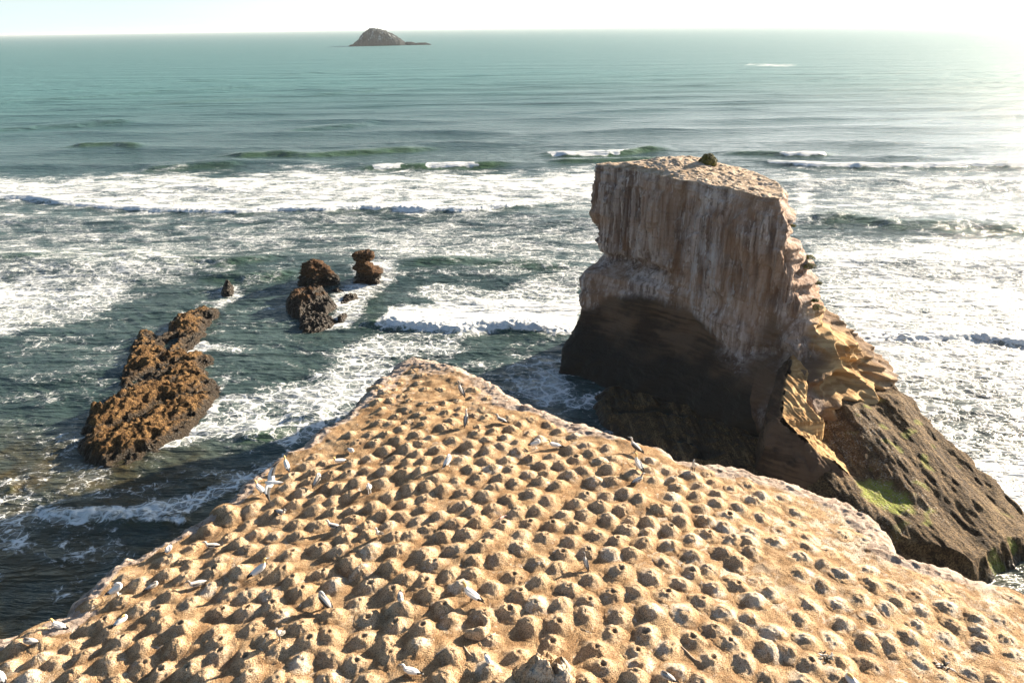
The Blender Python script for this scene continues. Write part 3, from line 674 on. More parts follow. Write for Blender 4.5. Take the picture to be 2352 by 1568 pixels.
    # cap: rings towards the middle
    nr = 90; fr = np.linspace(0, 1, nr+1)[1:]
    cx, cy = 22.3*S, 79.5*S
    rx, ry, rz = X[-1], Y[-1], Z[-1]
    def topz(x, y, f):
        e = 1.05*np.exp(-(((x/S-21.0)/5.5)**2+((y/S-85.5)/5.0)**2))
        e = e-.55*sstep(26, 30, x/S)*sstep(84, 70, y/S)
        ms = np.clip(n2(x/1.05+.5, y/1.05, .6)-.12, 0, .4)*.28*sstep(.12, .3, f)
        return 24*S+e*S*sstep(0, .25, f)+.24*fbm2(x/3, y/3, 4, .9)+ms+.05*fbm2(x/.5, y/.5, 3, .1)
    CX = rx[None]*(1-fr[:, None]**1.0)+cx*fr[:, None]; CY = ry[None]*(1-fr[:, None])+cy*fr[:, None]
    CZ = topz(CX, CY, np.broadcast_to(fr[:, None], CX.shape))
    Z[-1] += (topz(rx, ry, np.zeros_like(rx))-24*S)*.6
    Z[-2] += (topz(rx, ry, np.zeros_like(rx))-24*S)*.3
    nb = len(zz)
    allX, allY, allZ = np.vstack([X, CX]), np.vstack([Y, CY]), np.vstack([Z, CZ])
    V = np.stack([allX, allY, allZ], -1).reshape(-1, 3)
    top = np.vstack([np.zeros_like(X), np.ones_like(CX)]); top[nb-2:nb] = .7
    uu = np.vstack([u, np.broadcast_to(u[0], CX.shape)]); hh = allZ/S
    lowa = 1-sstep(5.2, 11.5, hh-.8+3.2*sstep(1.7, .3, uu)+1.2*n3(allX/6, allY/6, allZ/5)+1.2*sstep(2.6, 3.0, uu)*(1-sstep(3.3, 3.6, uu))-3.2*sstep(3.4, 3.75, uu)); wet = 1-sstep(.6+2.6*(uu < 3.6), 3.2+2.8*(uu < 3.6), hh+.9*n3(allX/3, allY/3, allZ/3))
    lit_och = sstep(4.25, 4.7, uu+.15*n3(allX/2, allY/2, allZ/6))*(1-sstep(7.4, 8, uu))*(1-.85*sstep(5.3, 6.0, uu+.25*n3(allX/3, allY/3, allZ/3)))*(1-sstep(9.5, 14, hh+1.5*n3(allX/5, allY/5, allZ/5)))*sstep(.4, 2.6, hh)  # sunlit flank painted ochre; shaded side of the corner stays brown
    wet = wet*(1-.4*lit_och)
    wash = sstep(2.2, 3.0, uu)*(1-sstep(3.5, 3.8, uu))*(1-sstep(16, 19, hh))*sstep(4, 8, hh)
    at = dict(top=top.ravel(), low=(lowa*(1-top)*(1-.45*sstep(2.5, 3.5, uu))).ravel(), wet=(wet*(1-top)).ravel(), lit_ochre=lit_och.ravel(), wash=np.clip(wash, 0, 1).ravel())
    o = mesh_np('sea_stack', V, grid_faces(nb+nr, n, True), M_STACK, at)
    tag(o, 'tall pale flat-topped rock stack with fluted cliffs rising from the surf behind the headland', 'sea stack')
    # sand coloured spur running down from the lit corner
    sp = [(1822,800,8.3),(1806,865,7.0),(1796,925,5.9),(1796,970,5.1),(1850,1015,4.1),(1905,1055,3.1),(1955,1095,1.9)]
    cl = [at_z(np.array(float(x)), np.array(float(y)), z*S) for x, y, z in sp]
    line = [(p[0], p[1]) for p in cl]
    poly = [(p[0]-3.4, p[1]-2.2) for p in line]+[(line[-1][0]+1.5, line[-1][1]-1.8)]+[(p[0]+5.2, p[1]+3.4) for p in line[::-1]]
    def zin(X, Y, d):
        dd = np.full(X.shape, 1e9); hz = np.zeros(X.shape); sd_ = np.zeros(X.shape)
        for i in range(len(cl)-1):
            a, b = cl[i], cl[i+1]; ex, ey = b[0]-a[0], b[1]-a[1]
            t = np.clip(((X-a[0])*ex+(Y-a[1])*ey)/(ex*ex+ey*ey), 0, 1)
            q = np.hypot(X-a[0]-ex*t, Y-a[1]-ey*t); m = q < dd
            dd = np.where(m, q, dd); hz = np.where(m, a[2]+(b[2]-a[2])*t, hz); sd_ = np.where(m, np.sign(ex*(Y-a[1])-ey*(X-a[0])), sd_)
        w = np.where(sd_ > 0, 5.2, 2.4)
        q = dd+.55*fbm2(X/1.6, Y/1.6, 3, .2)
        rd = .22*ridg2((X*.9+Y*.45)/1.1, (Y-X*.5)/6, 3, .4)
        return np.clip(hz-(q/w)**1.15*2.0+rd*np.clip(hz/3, .2, 1), -1.5, 99)
    def side(X, Y):
        dd = np.full(X.shape, 1e9); sd_ = np.zeros(X.shape)
        for i in range(len(cl)-1):
            a, b = cl[i], cl[i+1]; ex, ey = b[0]-a[0], b[1]-a[1]
            t = np.clip(((X-a[0])*ex+(Y-a[1])*ey)/(ex*ex+ey*ey), 0, 1); q = np.hypot(X-a[0]-ex*t, Y-a[1]-ey*t); m = q < dd
            dd = np.where(m, q, dd); sd_ = np.where(m, q*np.sign(ex*(Y-a[1])-ey*(X-a[0])), sd_)
        return sd_
    hf_rock('sandstone_spur', poly, M_STACK, zin, .10, edge=.8, rough=.2, parent=o, skirt=.4,
            attrs=dict(lit_ochre=lambda X, Y, d, z: sstep(.6, 1.8, z)*sstep(-.35, .25, side(X, Y)), low=lambda X, Y, d, z: 0*z+1, wet=lambda X, Y, d, z: 1-sstep(.3, 1.4, z), wash=lambda X, Y, d, z: 0*z, top=lambda X, Y, d, z: 0*z))  # shade painted into the left flank as dark brown, ochre only sunward
    return o
STACK = build_stack()

# ------------------------------------------------------------------ rock shelf at the stack's foot
def build_shelf():
    P = [(42.4,67.5),(43.0,63),(43.3,57.7),(44.4,52.8),(45.2,47.5),(44.0,44.3),(41.6,42.8),(39.0,41.6),(35,39),(28,46),(19,54.5),(11.5,61),(9.2,66),(10,71.5),(14,74),(24,74),(36,76)]
    poly = [(x*S, y*S) for x, y in P]
    def line(pts, z): return [tuple(at_z(np.array(float(x)), np.array(float(y)), z)[:2]) for x, y in pts]
    r1 = line([(2040,945),(2120,1050),(2200,1120),(2330,1230)], 3.4); r2 = line([(1960,960),(2080,1090),(2170,1190),(2290,1300)], 3.6)
    r3 = line([(1880,1060),(1990,1150),(2100,1210),(2230,1300)], 3.0)
    def zin(X, Y, d):
        x, y = X/S, Y/S
        t = sstep(42, 66, y)
        base = 1.3+3.4*t*sstep(24, 34, x)+.9*(1-sstep(20, 30, x))*0
        base = np.where(x < 27, base*.55+.2, base)
        z = base+.35*fbm2(X/3, Y/11, 4, .7)
        for r, h, w in ((r1, 1.0, 2.4), (r2, 1.25, 2.5), (r3, 1.0, 2.3)):
            q = pline(X, Y, r)+.5*fbm2(X/3, Y/7, 3, .3); z = z+h*np.exp(-(q/w)**2)
        # layered steps that run along the shelf
        v = (X*.55+Y*.83)*0+(X*.83-Y*-.50)
        s = ridg2((X+.08*Y)/1.9, Y/13, 4, .5)
        z = z+.05*s+.07*fbm2(X/.6, Y/2.2, 4, .2)
        z = z-.8*sstep(.25, .6, n2(X/4.5, Y/3.5, .12))*(x < 27)
        return np.clip(z, -1.5, 9)
    ap = [(1972,1078),(2010,1078),(2050,1095),(2105,1128),(2105,1150),(2070,1156),(2020,1136),(1985,1110)]
    apw = line(ap, 4.0)
    gp = line([(1860,925),(1935,935),(2010,985),(2110,1090),(2170,1170),(2100,1180),(2000,1130),(1900,1030)], 4.0)
    gp2 = line([(1900,1120),(1960,1130),(2060,1190),(2080,1240),(2000,1210)], 3.0)
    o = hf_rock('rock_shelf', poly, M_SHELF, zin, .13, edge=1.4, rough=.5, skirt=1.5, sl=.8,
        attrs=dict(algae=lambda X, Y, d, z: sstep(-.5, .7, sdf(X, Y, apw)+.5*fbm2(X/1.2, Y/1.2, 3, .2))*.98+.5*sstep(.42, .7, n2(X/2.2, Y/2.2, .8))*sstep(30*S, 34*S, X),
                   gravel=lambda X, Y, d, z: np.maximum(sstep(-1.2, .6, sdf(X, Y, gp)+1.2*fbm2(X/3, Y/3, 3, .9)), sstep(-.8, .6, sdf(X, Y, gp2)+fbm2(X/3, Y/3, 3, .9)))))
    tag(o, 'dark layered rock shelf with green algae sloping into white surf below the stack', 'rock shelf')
build_shelf()

# ------------------------------------------------------------------ reefs and rocks in the water
def px_poly(pts, z, ox=141, oy=527, k=.36):
    a = np.array(pts, float); p = at_z(ox+a[:, 0]*k, oy+a[:, 1]*k, z); return [(q[0], q[1]) for q in p]
reef_px = [(90,1400),(115,1290),(165,1190),(190,1135),(260,1095),(340,1065),(372,1010),(362,940),(400,880),(428,800),(435,740),(478,705),(472,675),(560,645),(625,655),(655,650),(700,575),(760,552),(850,528),(900,505),(990,497),(1012,512),(955,552),(922,600),(918,660),(860,715),(785,765),(820,795),(900,782),(972,805),(968,840),(930,880),(970,930),(1022,1020),(990,1080),(940,1150),(870,1210),(800,1290),(700,1345),(600,1400),(500,1450),(420,1480),(330,1490),(245,1520),(190,1480),(130,1440)]
rp = px_poly(reef_px, .5)
inlet = px_poly([(640,740),(690,690),(745,675),(725,740),(680,765)], .5)
def reef_z(hm, sc=1., cut=None, seed=.3, ang=.9):
    def f(X, Y, d):
        c, s = math.cos(ang), math.sin(ang); U, Vv = X*c+Y*s, -X*s+Y*c
        z = hm*(.52+.48*fbm2(U/(9*sc), Vv/(5*sc), 4, seed))*(1-np.exp(-np.clip(d, 0, None)/(1.6*sc)))
        z = z+.5*sc*ridg2(U/(3.6*sc), Vv/(1.7*sc), 4, seed+.1)+.18*fbm2(X/.55, Y/.55, 3, .5)-.45*sc*sstep(.1, .5, np.abs(n2(U/(2.2*sc), Vv/(1.0*sc), seed)))
        z = z-1.0*sc*sstep(.30, .55, n2(U/(6*sc), Vv/(3.2*sc), seed+.3))
        if cut is not None: z = z-3.5*sstep(-.6, .8, sdf(X, Y, cut))
        return z
    return f
o = hf_rock('reef', rp, M_REEF, reef_z(2.7, 1, inlet), .13, edge=1.0, rough=.55, skirt=1.2, sl=.6)
tag(o, 'long brown barnacled reef lying in calm green water at the left', 'reef')
def small_rock(name, pts, z0, h, label, cat='sea rock', mat=None, sc=.5, seed=.3, group=None, ang=.6):
    p = px_poly(pts, z0)
    o = hf_rock(name, p, mat or M_DARKROCK, reef_z(h, sc, None, seed, ang), .10, edge=.5, rough=.3, skirt=.8, sl=.5)
    return tag(o, label, cat, group)
small_rock('sea_rock', [(1015,395),(1028,352),(1082,342),(1100,362),(1088,405),(1040,410)], .5, 2.4, 'small lone dark rock awash just beyond the tip of the long reef', sc=.4)
small_rock('sea_rock', [(1430,490),(1436,430),(1465,400),(1530,395),(1590,385),(1680,385),(1735,445),(1768,480),(1705,505),(1690,522),(1600,520),(1520,540),(1470,530)], .8, 4.2, 'broad block of brown rock in the middle of the small rock group', sc=.9, seed=.5)
small_rock('sea_rock', [(1520,560),(1560,540),(1640,535),(1700,545),(1760,575),(1722,610),(1640,650),(1545,650),(1520,610)], .3, 1.6, 'low wet ledge at the near end of the small rock group', sc=.6, seed=.8)
small_rock('sea_rock', [(1762,545),(1815,535),(1822,552),(1800,580),(1765,585)], .2, 1.4, 'tiny black rock beside the low wet ledge in white foam', sc=.3, seed=.2)
small_rock('sea_rock', [(1710,385),(1760,370),(1812,390),(1760,410)], .1, 1.0, 'flat dark rock in foam right of the broad brown block', sc=.4, seed=.2)
small_rock('sea_rock', [(1800,425),(1885,412),(1895,440),(1830,462),(1775,480)], .1, .9, 'low reddish rock washed by foam below the mushroom shaped rock', sc=.4, seed=.6)
small_rock('sea_rock', [(1060+4750,1540),(1100+4750,1520),(1135+4750,1530),(1110+4750,1560)], .3, 1.2, 'small dark rock off the seaward edge of the rock shelf', sc=.3, seed=.6) if False else None
for (cx, cy, w, h, lab) in ((2178,1060,17,1.6,'small dark rock off the seaward edge of the rock shelf'), (2349,604,12,1.8,'lone dark rock in bright surf at the right edge of the view')):
    p = [tuple(at_z(np.array(cx+w*math.cos(a)*1.0), np.array(cy+w*.45*math.sin(a)), 0.)[:2]) for a in np.linspace(0, 2*math.pi, 9)[:-1]]
    o = hf_rock('sea_rock', p[::-1], M_DARKROCK, reef_z(h, .35, None, .4), .10, edge=.4, rough=.2, skirt=.5, sl=.5); tag(o, lab, 'sea rock')

def loft_rock(name, rings, mat, n=160, m=110, amp=.25, parent=None, seed=0, attrs=None):
    """rings: (z, cx, cy, rx, ry)"""
    A = np.array(rings, float); zz = np.linspace(A[0, 0], A[-1, 0], m)
    c = [np.interp(zz, A[:, 0], A[:, i])[:, None] for i in range(1, 5)]
    t = np.linspace(0, 2*np.pi, n, endpoint=False)[None]
    e = 1+.12*np.cos(3*t+seed)+.08*np.cos(5*t+2*seed)
    X = c[0]+c[2]*np.cos(t)*e; Y = c[1]+c[3]*np.sin(t)*e; Z = np.broadcast_to(zz[:, None], X.shape).copy()
    d = amp*(1.3*fbm3(X/1.6+seed, Y/1.6, Z/1.0, 4)+.6*n3(X/2+5, Y/2, Z/.35))
    X = X+np.cos(t)*d; Y = Y+np.sin(t)*d
    fr = np.linspace(0, 1, 16)[1:, None]
    CX = X[-1]*(1-fr)+c[0][-1]*fr; CY = Y[-1]*(1-fr)+c[1][-1]*fr; CZ = zz[-1]+.25*amp*4*fbm2(CX/1.2, CY/1.2, 3, .4)*fr**.3+0*CX
    V = np.stack([np.vstack([X, CX]), np.vstack([Y, CY]), np.vstack([Z, CZ])], -1).reshape(-1, 3)
    return mesh_np(name, V, grid_faces(m+15, n, True), mat, attrs, parent)
# cone shaped rock behind the block; mushroom rock further right
def base_at(x, y, z=0.): return at_z(np.array(float(x)), np.array(float(y)), z)
b = base_at(141+1655*.36, 527+338*.36)
o = loft_rock('sea_rock', [(-1, b[0], b[1], 4.6, 4.2), (.4, b[0], b[1], 4.1, 3.8), (2.2, b[0]-.2, b[1], 3.4, 3.1), (3.3, b[0]-.7, b[1], 2.9, 2.5), (4.4, b[0]-1.2, b[1], 2.1, 1.9), (5.1, b[0]-1.2, b[1], 1.0, 1.1)], M_DARKROCK, amp=.7, seed=1.1)
tag(o, 'cone shaped brown rock at the far end of the small rock group', 'sea rock')
b = base_at(141+1950*.36, 527+330*.36)
o = loft_rock('sea_rock', [(-1, b[0], b[1], 3.9, 3.2), (.5, b[0]+.3, b[1], 3.3, 2.8), (1.6, b[0]+.6, b[1], 2.4, 2.4), (2.4, b[0]+1.2, b[1], 3.2, 2.6), (3.0, b[0]+.1, b[1], 2.8, 2.4), (3.7, b[0]-.3, b[1], 2.3, 2.0), (4.3, b[0]-.6, b[1], 1.4, 1.5), (5.0, b[0]-.6, b[1], 1.2, 1.3), (5.4, b[0]-.1, b[1], 2.3, 1.9), (6.5, b[0], b[1], 2.4, 1.9), (6.9, b[0], b[1], 2.1, 1.6)], M_DARKROCK, amp=.42, seed=2.3)
tag(o, 'dark mushroom shaped rock with flat cap standing in white foam', 'sea rock')

# ------------------------------------------------------------------ far island
def m_island():
    t = NT('island_rock'); P = t.pos
    a = t.noise(P, .05, 6, .65); st = t.noise(t.map(P, (1, 1, .18)), .09, 6, .7)
    c = t.mix(t.rng(a, .35, .65), (.012, .017, .021), (.040, .047, .050))
    z = t.n.new('ShaderNodeSeparateXYZ'); t.l.new(P, z.inputs[0]); hz = z.outputs[2]
    c = t.mix(t.math('MULTIPLY', t.rng(st, .52, .64, 0, .9), t.rng(hz, 8, 22)), c, (.30, .33, .35))
    return t.out(c, .95, t.bump(a, .8, 6), Specular_IOR_Level=.1)
def build_island(name, prof, ybase, depth, label, seed):
    P0 = at_z(np.array([p[0] for p in prof], float), np.full(len(prof), ybase), 0.)
    Y0 = P0[:, 1].mean(); xs = at_y(np.array([p[0] for p in prof], float), np.array([ybase]*len(prof), float), Y0+depth*.5)[:, 0]
    hs = at_y(np.array([p[0] for p in prof], float), np.array([p[1] for p in prof], float), Y0+depth*.5)[:, 2]
    hs = hs-at_y(np.array([prof[0][0]], float), np.array([float(ybase)]), Y0+depth*.5)[0, 2]*1.0
    U = np.linspace(xs[0], xs[-1], 170); W_ = np.linspace(-1, 1, 90)
    X, Wv = np.meshgrid(U, W_); h = np.interp(X, xs, np.maximum(hs, .5))
    Y = Y0+depth*.5+Wv*depth*.5*(.35+.65*np.sqrt(np.clip(h/hs.max(), 0, 1)))
    z = h*np.clip(1-np.abs(Wv)**3.2, 0, 1)*(1+.05*fbm2(X/14, Y/14, 4, seed))+h.max()*.03*fbm2(X/9, Y/9, 3, seed)-1.5*(np.abs(Wv) > .98)
    z = np.where((np.abs(Wv) >= .999) | (X <= xs[0]) | (X >= xs[-1]), -3, z)
    o = mesh_np(name, np.stack([X, Y, z], -1).reshape(-1, 3), grid_faces(*X.shape), M_ISL)
    return tag(o, label, 'island')
M_ISL = m_island()
build_island('rocky_island', [(811,104),(818,97),(826,92),(834,81),(842,73),(850,68),(860,66),(872,67),(886,71),(902,78),(915,86),(926,94),(934,101),(938,105)], 106, 120, 'steep dark grey domed island with pale streaks out near the horizon', .3)
build_island('rocky_islet', [(928,103),(934,96),(945,96),(955,99),(965,98),(978,98),(988,101),(991,104)], 104, 40, 'low flat rock trailing off the right end of the domed island', .5)
build_island('rocky_islet', [(801,106),(806,103),(811,102),(816,103),(818,106)], 107, 20, 'tiny rock just off the left end of the domed island', .7)

# ------------------------------------------------------------------ nests
M_IDX = []
big_first = sorted(range(len(NL)), key=lambda i: -(1/np.hypot(NL[i][1], 17)) if True else 0)
order = sorted(range(len(NL)), key=lambda i: NL[i][1])
vis = [i for i in order]
INDIV = set(vis[:300])
REST = [i for i in range(len(NL)) if i not in INDIV]
def merge(parts):
    Vs, Fs, A, off = [], [], {}, 0
    for V, F, at in parts:
        Vs.append(V); Fs.append(F+off); off += len(V)
        for k, v in at.items(): A.setdefault(k, []).append(v)
    return np.vstack(Vs), np.vstack(Fs), {k: np.concatenate(v) for k, v in A.items()}

# ------------------------------------------------------------------ birds
M_WHITE = m_plain('white_plumage', (.80, .78, .74), .8, .04, 40)
M_YEL = m_plain('buff_head_plumage', (.74, .50, .20), .8, .10, 30)
M_BLK = m_plain('black_plumage', (.025, .022, .02), .7, .3, 30)
M_BILL = m_plain('grey_bill', (.34, .38, .40), .4, .1, 30)
def m_juv():
    t = NT('mottled_plumage'); k = t.noise(t.pos, 30, 3, .7)
    return t.out(t.mix(t.rng(k, .42, .6), (.10, .085, .075), (.36, .33, .30)), .85)
M_JUV = m_juv()
M_JDARK = m_plain('dark_brown_plumage', (.06, .048, .04), .85, .3, 40)
M_JPALE = m_plain('pale_grey_plumage', (.55, .52, .48), .85, .15, 40)
def tube(P, rad, n=14, flat=1.0, caps=True):
    """P (k,3), rad (k,2): width (y), height"""
    k = len(P); t = np.gradient(P, axis=0); t /= np.linalg.norm(t, axis=1)[:, None]+1e-9
    side = np.array([0, 1., 0]); up = np.cross(t, side); up /= np.linalg.norm(up, axis=1)[:, None]+1e-9
    a = np.linspace(0, 2*np.pi, n, endpoint=False)
    sd_ = np.cross(up, t)
    V = P[:, None]+sd_[:, None]*(np.cos(a)[None, :, None]*rad[:, 0][:, None, None])+up[:, None]*(np.sin(a)[None, :, None]*rad[:, 1][:, None, None])
    return V.reshape(-1, 3), grid_faces(k, n, True)
POSES = {  # spine: x, z, half width, half height ; x forward
 'stand': [(-.50,.13,.012,.008),(-.40,.17,.035,.02),(-.28,.23,.075,.06),(-.12,.30,.115,.105),(.03,.36,.12,.12),(.15,.44,.095,.10),(.20,.54,.052,.055),(.21,.63,.042,.042),(.235,.70,.045,.05),(.29,.72,.040,.042),(.34,.715,.018,.02),(.44,.695,.005,.006)],
 'alert': [(-.42,.06,.012,.008),(-.34,.12,.035,.02),(-.24,.21,.075,.06),(-.11,.33,.11,.10),(.00,.44,.11,.11),(.07,.55,.08,.085),(.09,.66,.048,.05),(.09,.76,.040,.040),(.11,.83,.044,.048),(.165,.85,.038,.040),(.21,.845,.018,.018),(.31,.83,.005,.006)],
 'preen': [(-.48,.15,.012,.008),(-.38,.18,.035,.02),(-.28,.23,.08,.06),(-.12,.30,.12,.11),(.03,.35,.125,.125),(.13,.43,.10,.10),(.15,.52,.055,.06),(.10,.58,.045,.045),(.03,.575,.045,.048),(-.03,.54,.038,.04),(-.07,.50,.018,.02),(-.13,.44,.005,.006)],
 'sit': [(-.50,.10,.012,.008),(-.40,.12,.04,.02),(-.28,.15,.085,.06),(-.12,.18,.125,.11),(.05,.19,.13,.12),(.18,.24,.10,.10),(.24,.32,.055,.055),(.25,.39,.044,.042),(.28,.45,.046,.05),(.33,.46,.040,.042),(.38,.45,.018,.02),(.48,.43,.005,.006)],
 'rest': [(-.50,.10,.012,.008),(-.40,.12,.04,.02),(-.28,.15,.085,.06),(-.12,.18,.125,.11),(.05,.19,.13,.12),(.15,.24,.11,.105),(.17,.31,.06,.055),(.13,.345,.05,.045),(.07,.345,.046,.046),(.01,.325,.038,.04),(-.03,.305,.018,.02),(-.10,.28,.005,.006)],
}
def make_bird(name, x, y, head, pose, kind, label, sc=1.0, seed=0, z=None, lift=0.0):
    """head: heading in degrees clockwise from away-from-camera"""
    A = np.array([(a, 0, b, c, d) for a, b, c, d in POSES[pose]], float)
    n = 44; sp = catmull(A[:, :3], n, False); rad = np.stack([np.interp(np.linspace(0, len(A)-1, n), np.arange(len(A)), A[:, i]) for i in (3, 4)], 1)
    V, F = tube(sp, rad)
    par = (F[:, 0]//14)/(n-1)*(len(A)-1)
    rs = np.random.RandomState(seed)
    if kind == 'adult': body, hd, tail, wing, tipm = M_WHITE, M_YEL, M_BLK, M_WHITE, M_BLK
    elif kind == 'white': body, hd, tail, wing, tipm = M_WHITE, M_WHITE, M_WHITE, M_WHITE, M_BLK
    elif kind == 'dark': body, hd, tail, wing, tipm = M_JPALE, M_JPALE, M_JDARK, M_JDARK, M_JDARK
    else: body, hd, tail, wing, tipm = M_JPALE, M_JUV, M_JDARK, M_JUV, M_JDARK
    mi = np.zeros(len(F), int); mi[par > 6.2] = 1; mi[par > 9.4] = 2; mi[par < 1.2] = 3
    # legs joined into the same mesh
    legs = []
    if pose in ('stand', 'alert', 'preen'):
        for s in (-1, 1):
            P = np.array([(-.02, s*.045, .26), (-.01, s*.05, .14), (.0, s*.05, .03), (.03, s*.05, .012), (.09, s*.055, .006)])
            lv, lf = tube(catmull(P, 10, False), np.array([(.018, .018)]*5+[(.014, .014)]*2+[(.03, .008)]*3), 8)
            legs.append((lv, lf))
    Vs, Fs, ms, off = [V], [F], [mi], len(V)
    for lv, lf in legs: Vs.append(lv); Fs.append(lf+off); ms.append(np.full(len(lf), 3)); off += len(lv)
    V = np.vstack(Vs); F = np.vstack(Fs); mi = np.concatenate(ms)
    V[:, 2] -= .004
    root = bpy.data.objects.new(name, None); COL.objects.link(root); root.empty_display_size = .2
    if z is None:
        z = float(mound_height(x, y))
    root.location = (x, y, z+lift); root.rotation_euler = (0, 0, math.radians(90-head)); root.scale = (sc*(.88 if pose in ('sit', 'rest') else 1),)*3
    tag(root, label, 'bird', 'gannets resting on the nesting ground')
    mesh_np('body', V*np.array([1, 1, 1]), F, [body, hd, M_BILL, tail], parent=root, midx=mi)
    # folded wings
    tilt = {'stand': (.14, .44, -.40, .20), 'alert': (.03, .54, -.34, .16), 'preen': (.12, .43, -.38, .20), 'sit': (.16, .26, -.42, .14), 'rest': (.14, .25, -.42, .14)}[pose]
    for s in (-1, 1):
        k = 22; u = np.linspace(0, 1, k)
        P = np.stack([tilt[0]+(tilt[2]-tilt[0]-.06)*u, s*(.098-.085*u**2.2), tilt[1]-.01+(tilt[3]-tilt[1]+.01)*u-.03*np.sin(u*3.1)], 1)
        rd = np.stack([.030*np.sin(np.pi*np.clip(u*.9+.08, 0, 1))**.7+.004, .088*np.sin(np.pi*np.clip(u*.78+.16, 0, 1))**.8*(1-.45*u)+.006], 1)
        wv, wf = tube(P, rd, 12)
        wp = (wf[:, 0]//12)/(k-1)
        mesh_np('wing', wv, wf, [wing, tipm], parent=root, midx=(wp > .66).astype(int))
    for s in (-1, 1):
        e = np.array([np.interp(8.6, np.arange(len(A)), A[:, i]) for i in range(3)]); ew = np.interp(8.6, np.arange(len(A)), A[:, 3])
        a = np.linspace(0, 2*np.pi, 8, endpoint=False); q = np.linspace(.05, np.pi-.05, 6)
        Q, T = np.meshgrid(q, a, indexing='ij'); r = .008
        ev = np.stack([e[0]+r*np.cos(Q), s*ew*.93+r*np.sin(Q)*np.cos(T), e[2]+.008+r*np.sin(Q)*np.sin(T)], -1).reshape(-1, 3)
        mesh_np('eye', ev, grid_faces(6, 8, True), M_BLK, parent=root)
    return root
_nx = np.array([n[0] for n in NL]); _ny = np.array([n[1] for n in NL])
def mound_height(x, y):
    i = int(np.argmin(np.hypot(_nx-x, _ny-y))); q = math.hypot(_nx[i]-x, _ny[i]-y)
    h = .245*(.8 if _ny[i] > 27 else 1)*(1-.028*min(max(_nx[i]-6, 0), 10))
    fl = NL[i][2]; h *= {'s': .68, 'l': .55}.get(fl, 1)
    Q = q/.54; return float(ground(x, y))+h*(72*.01*math.exp(-(q/.27)**2.2)+.30*math.exp(-(q/.42)**2))-.015
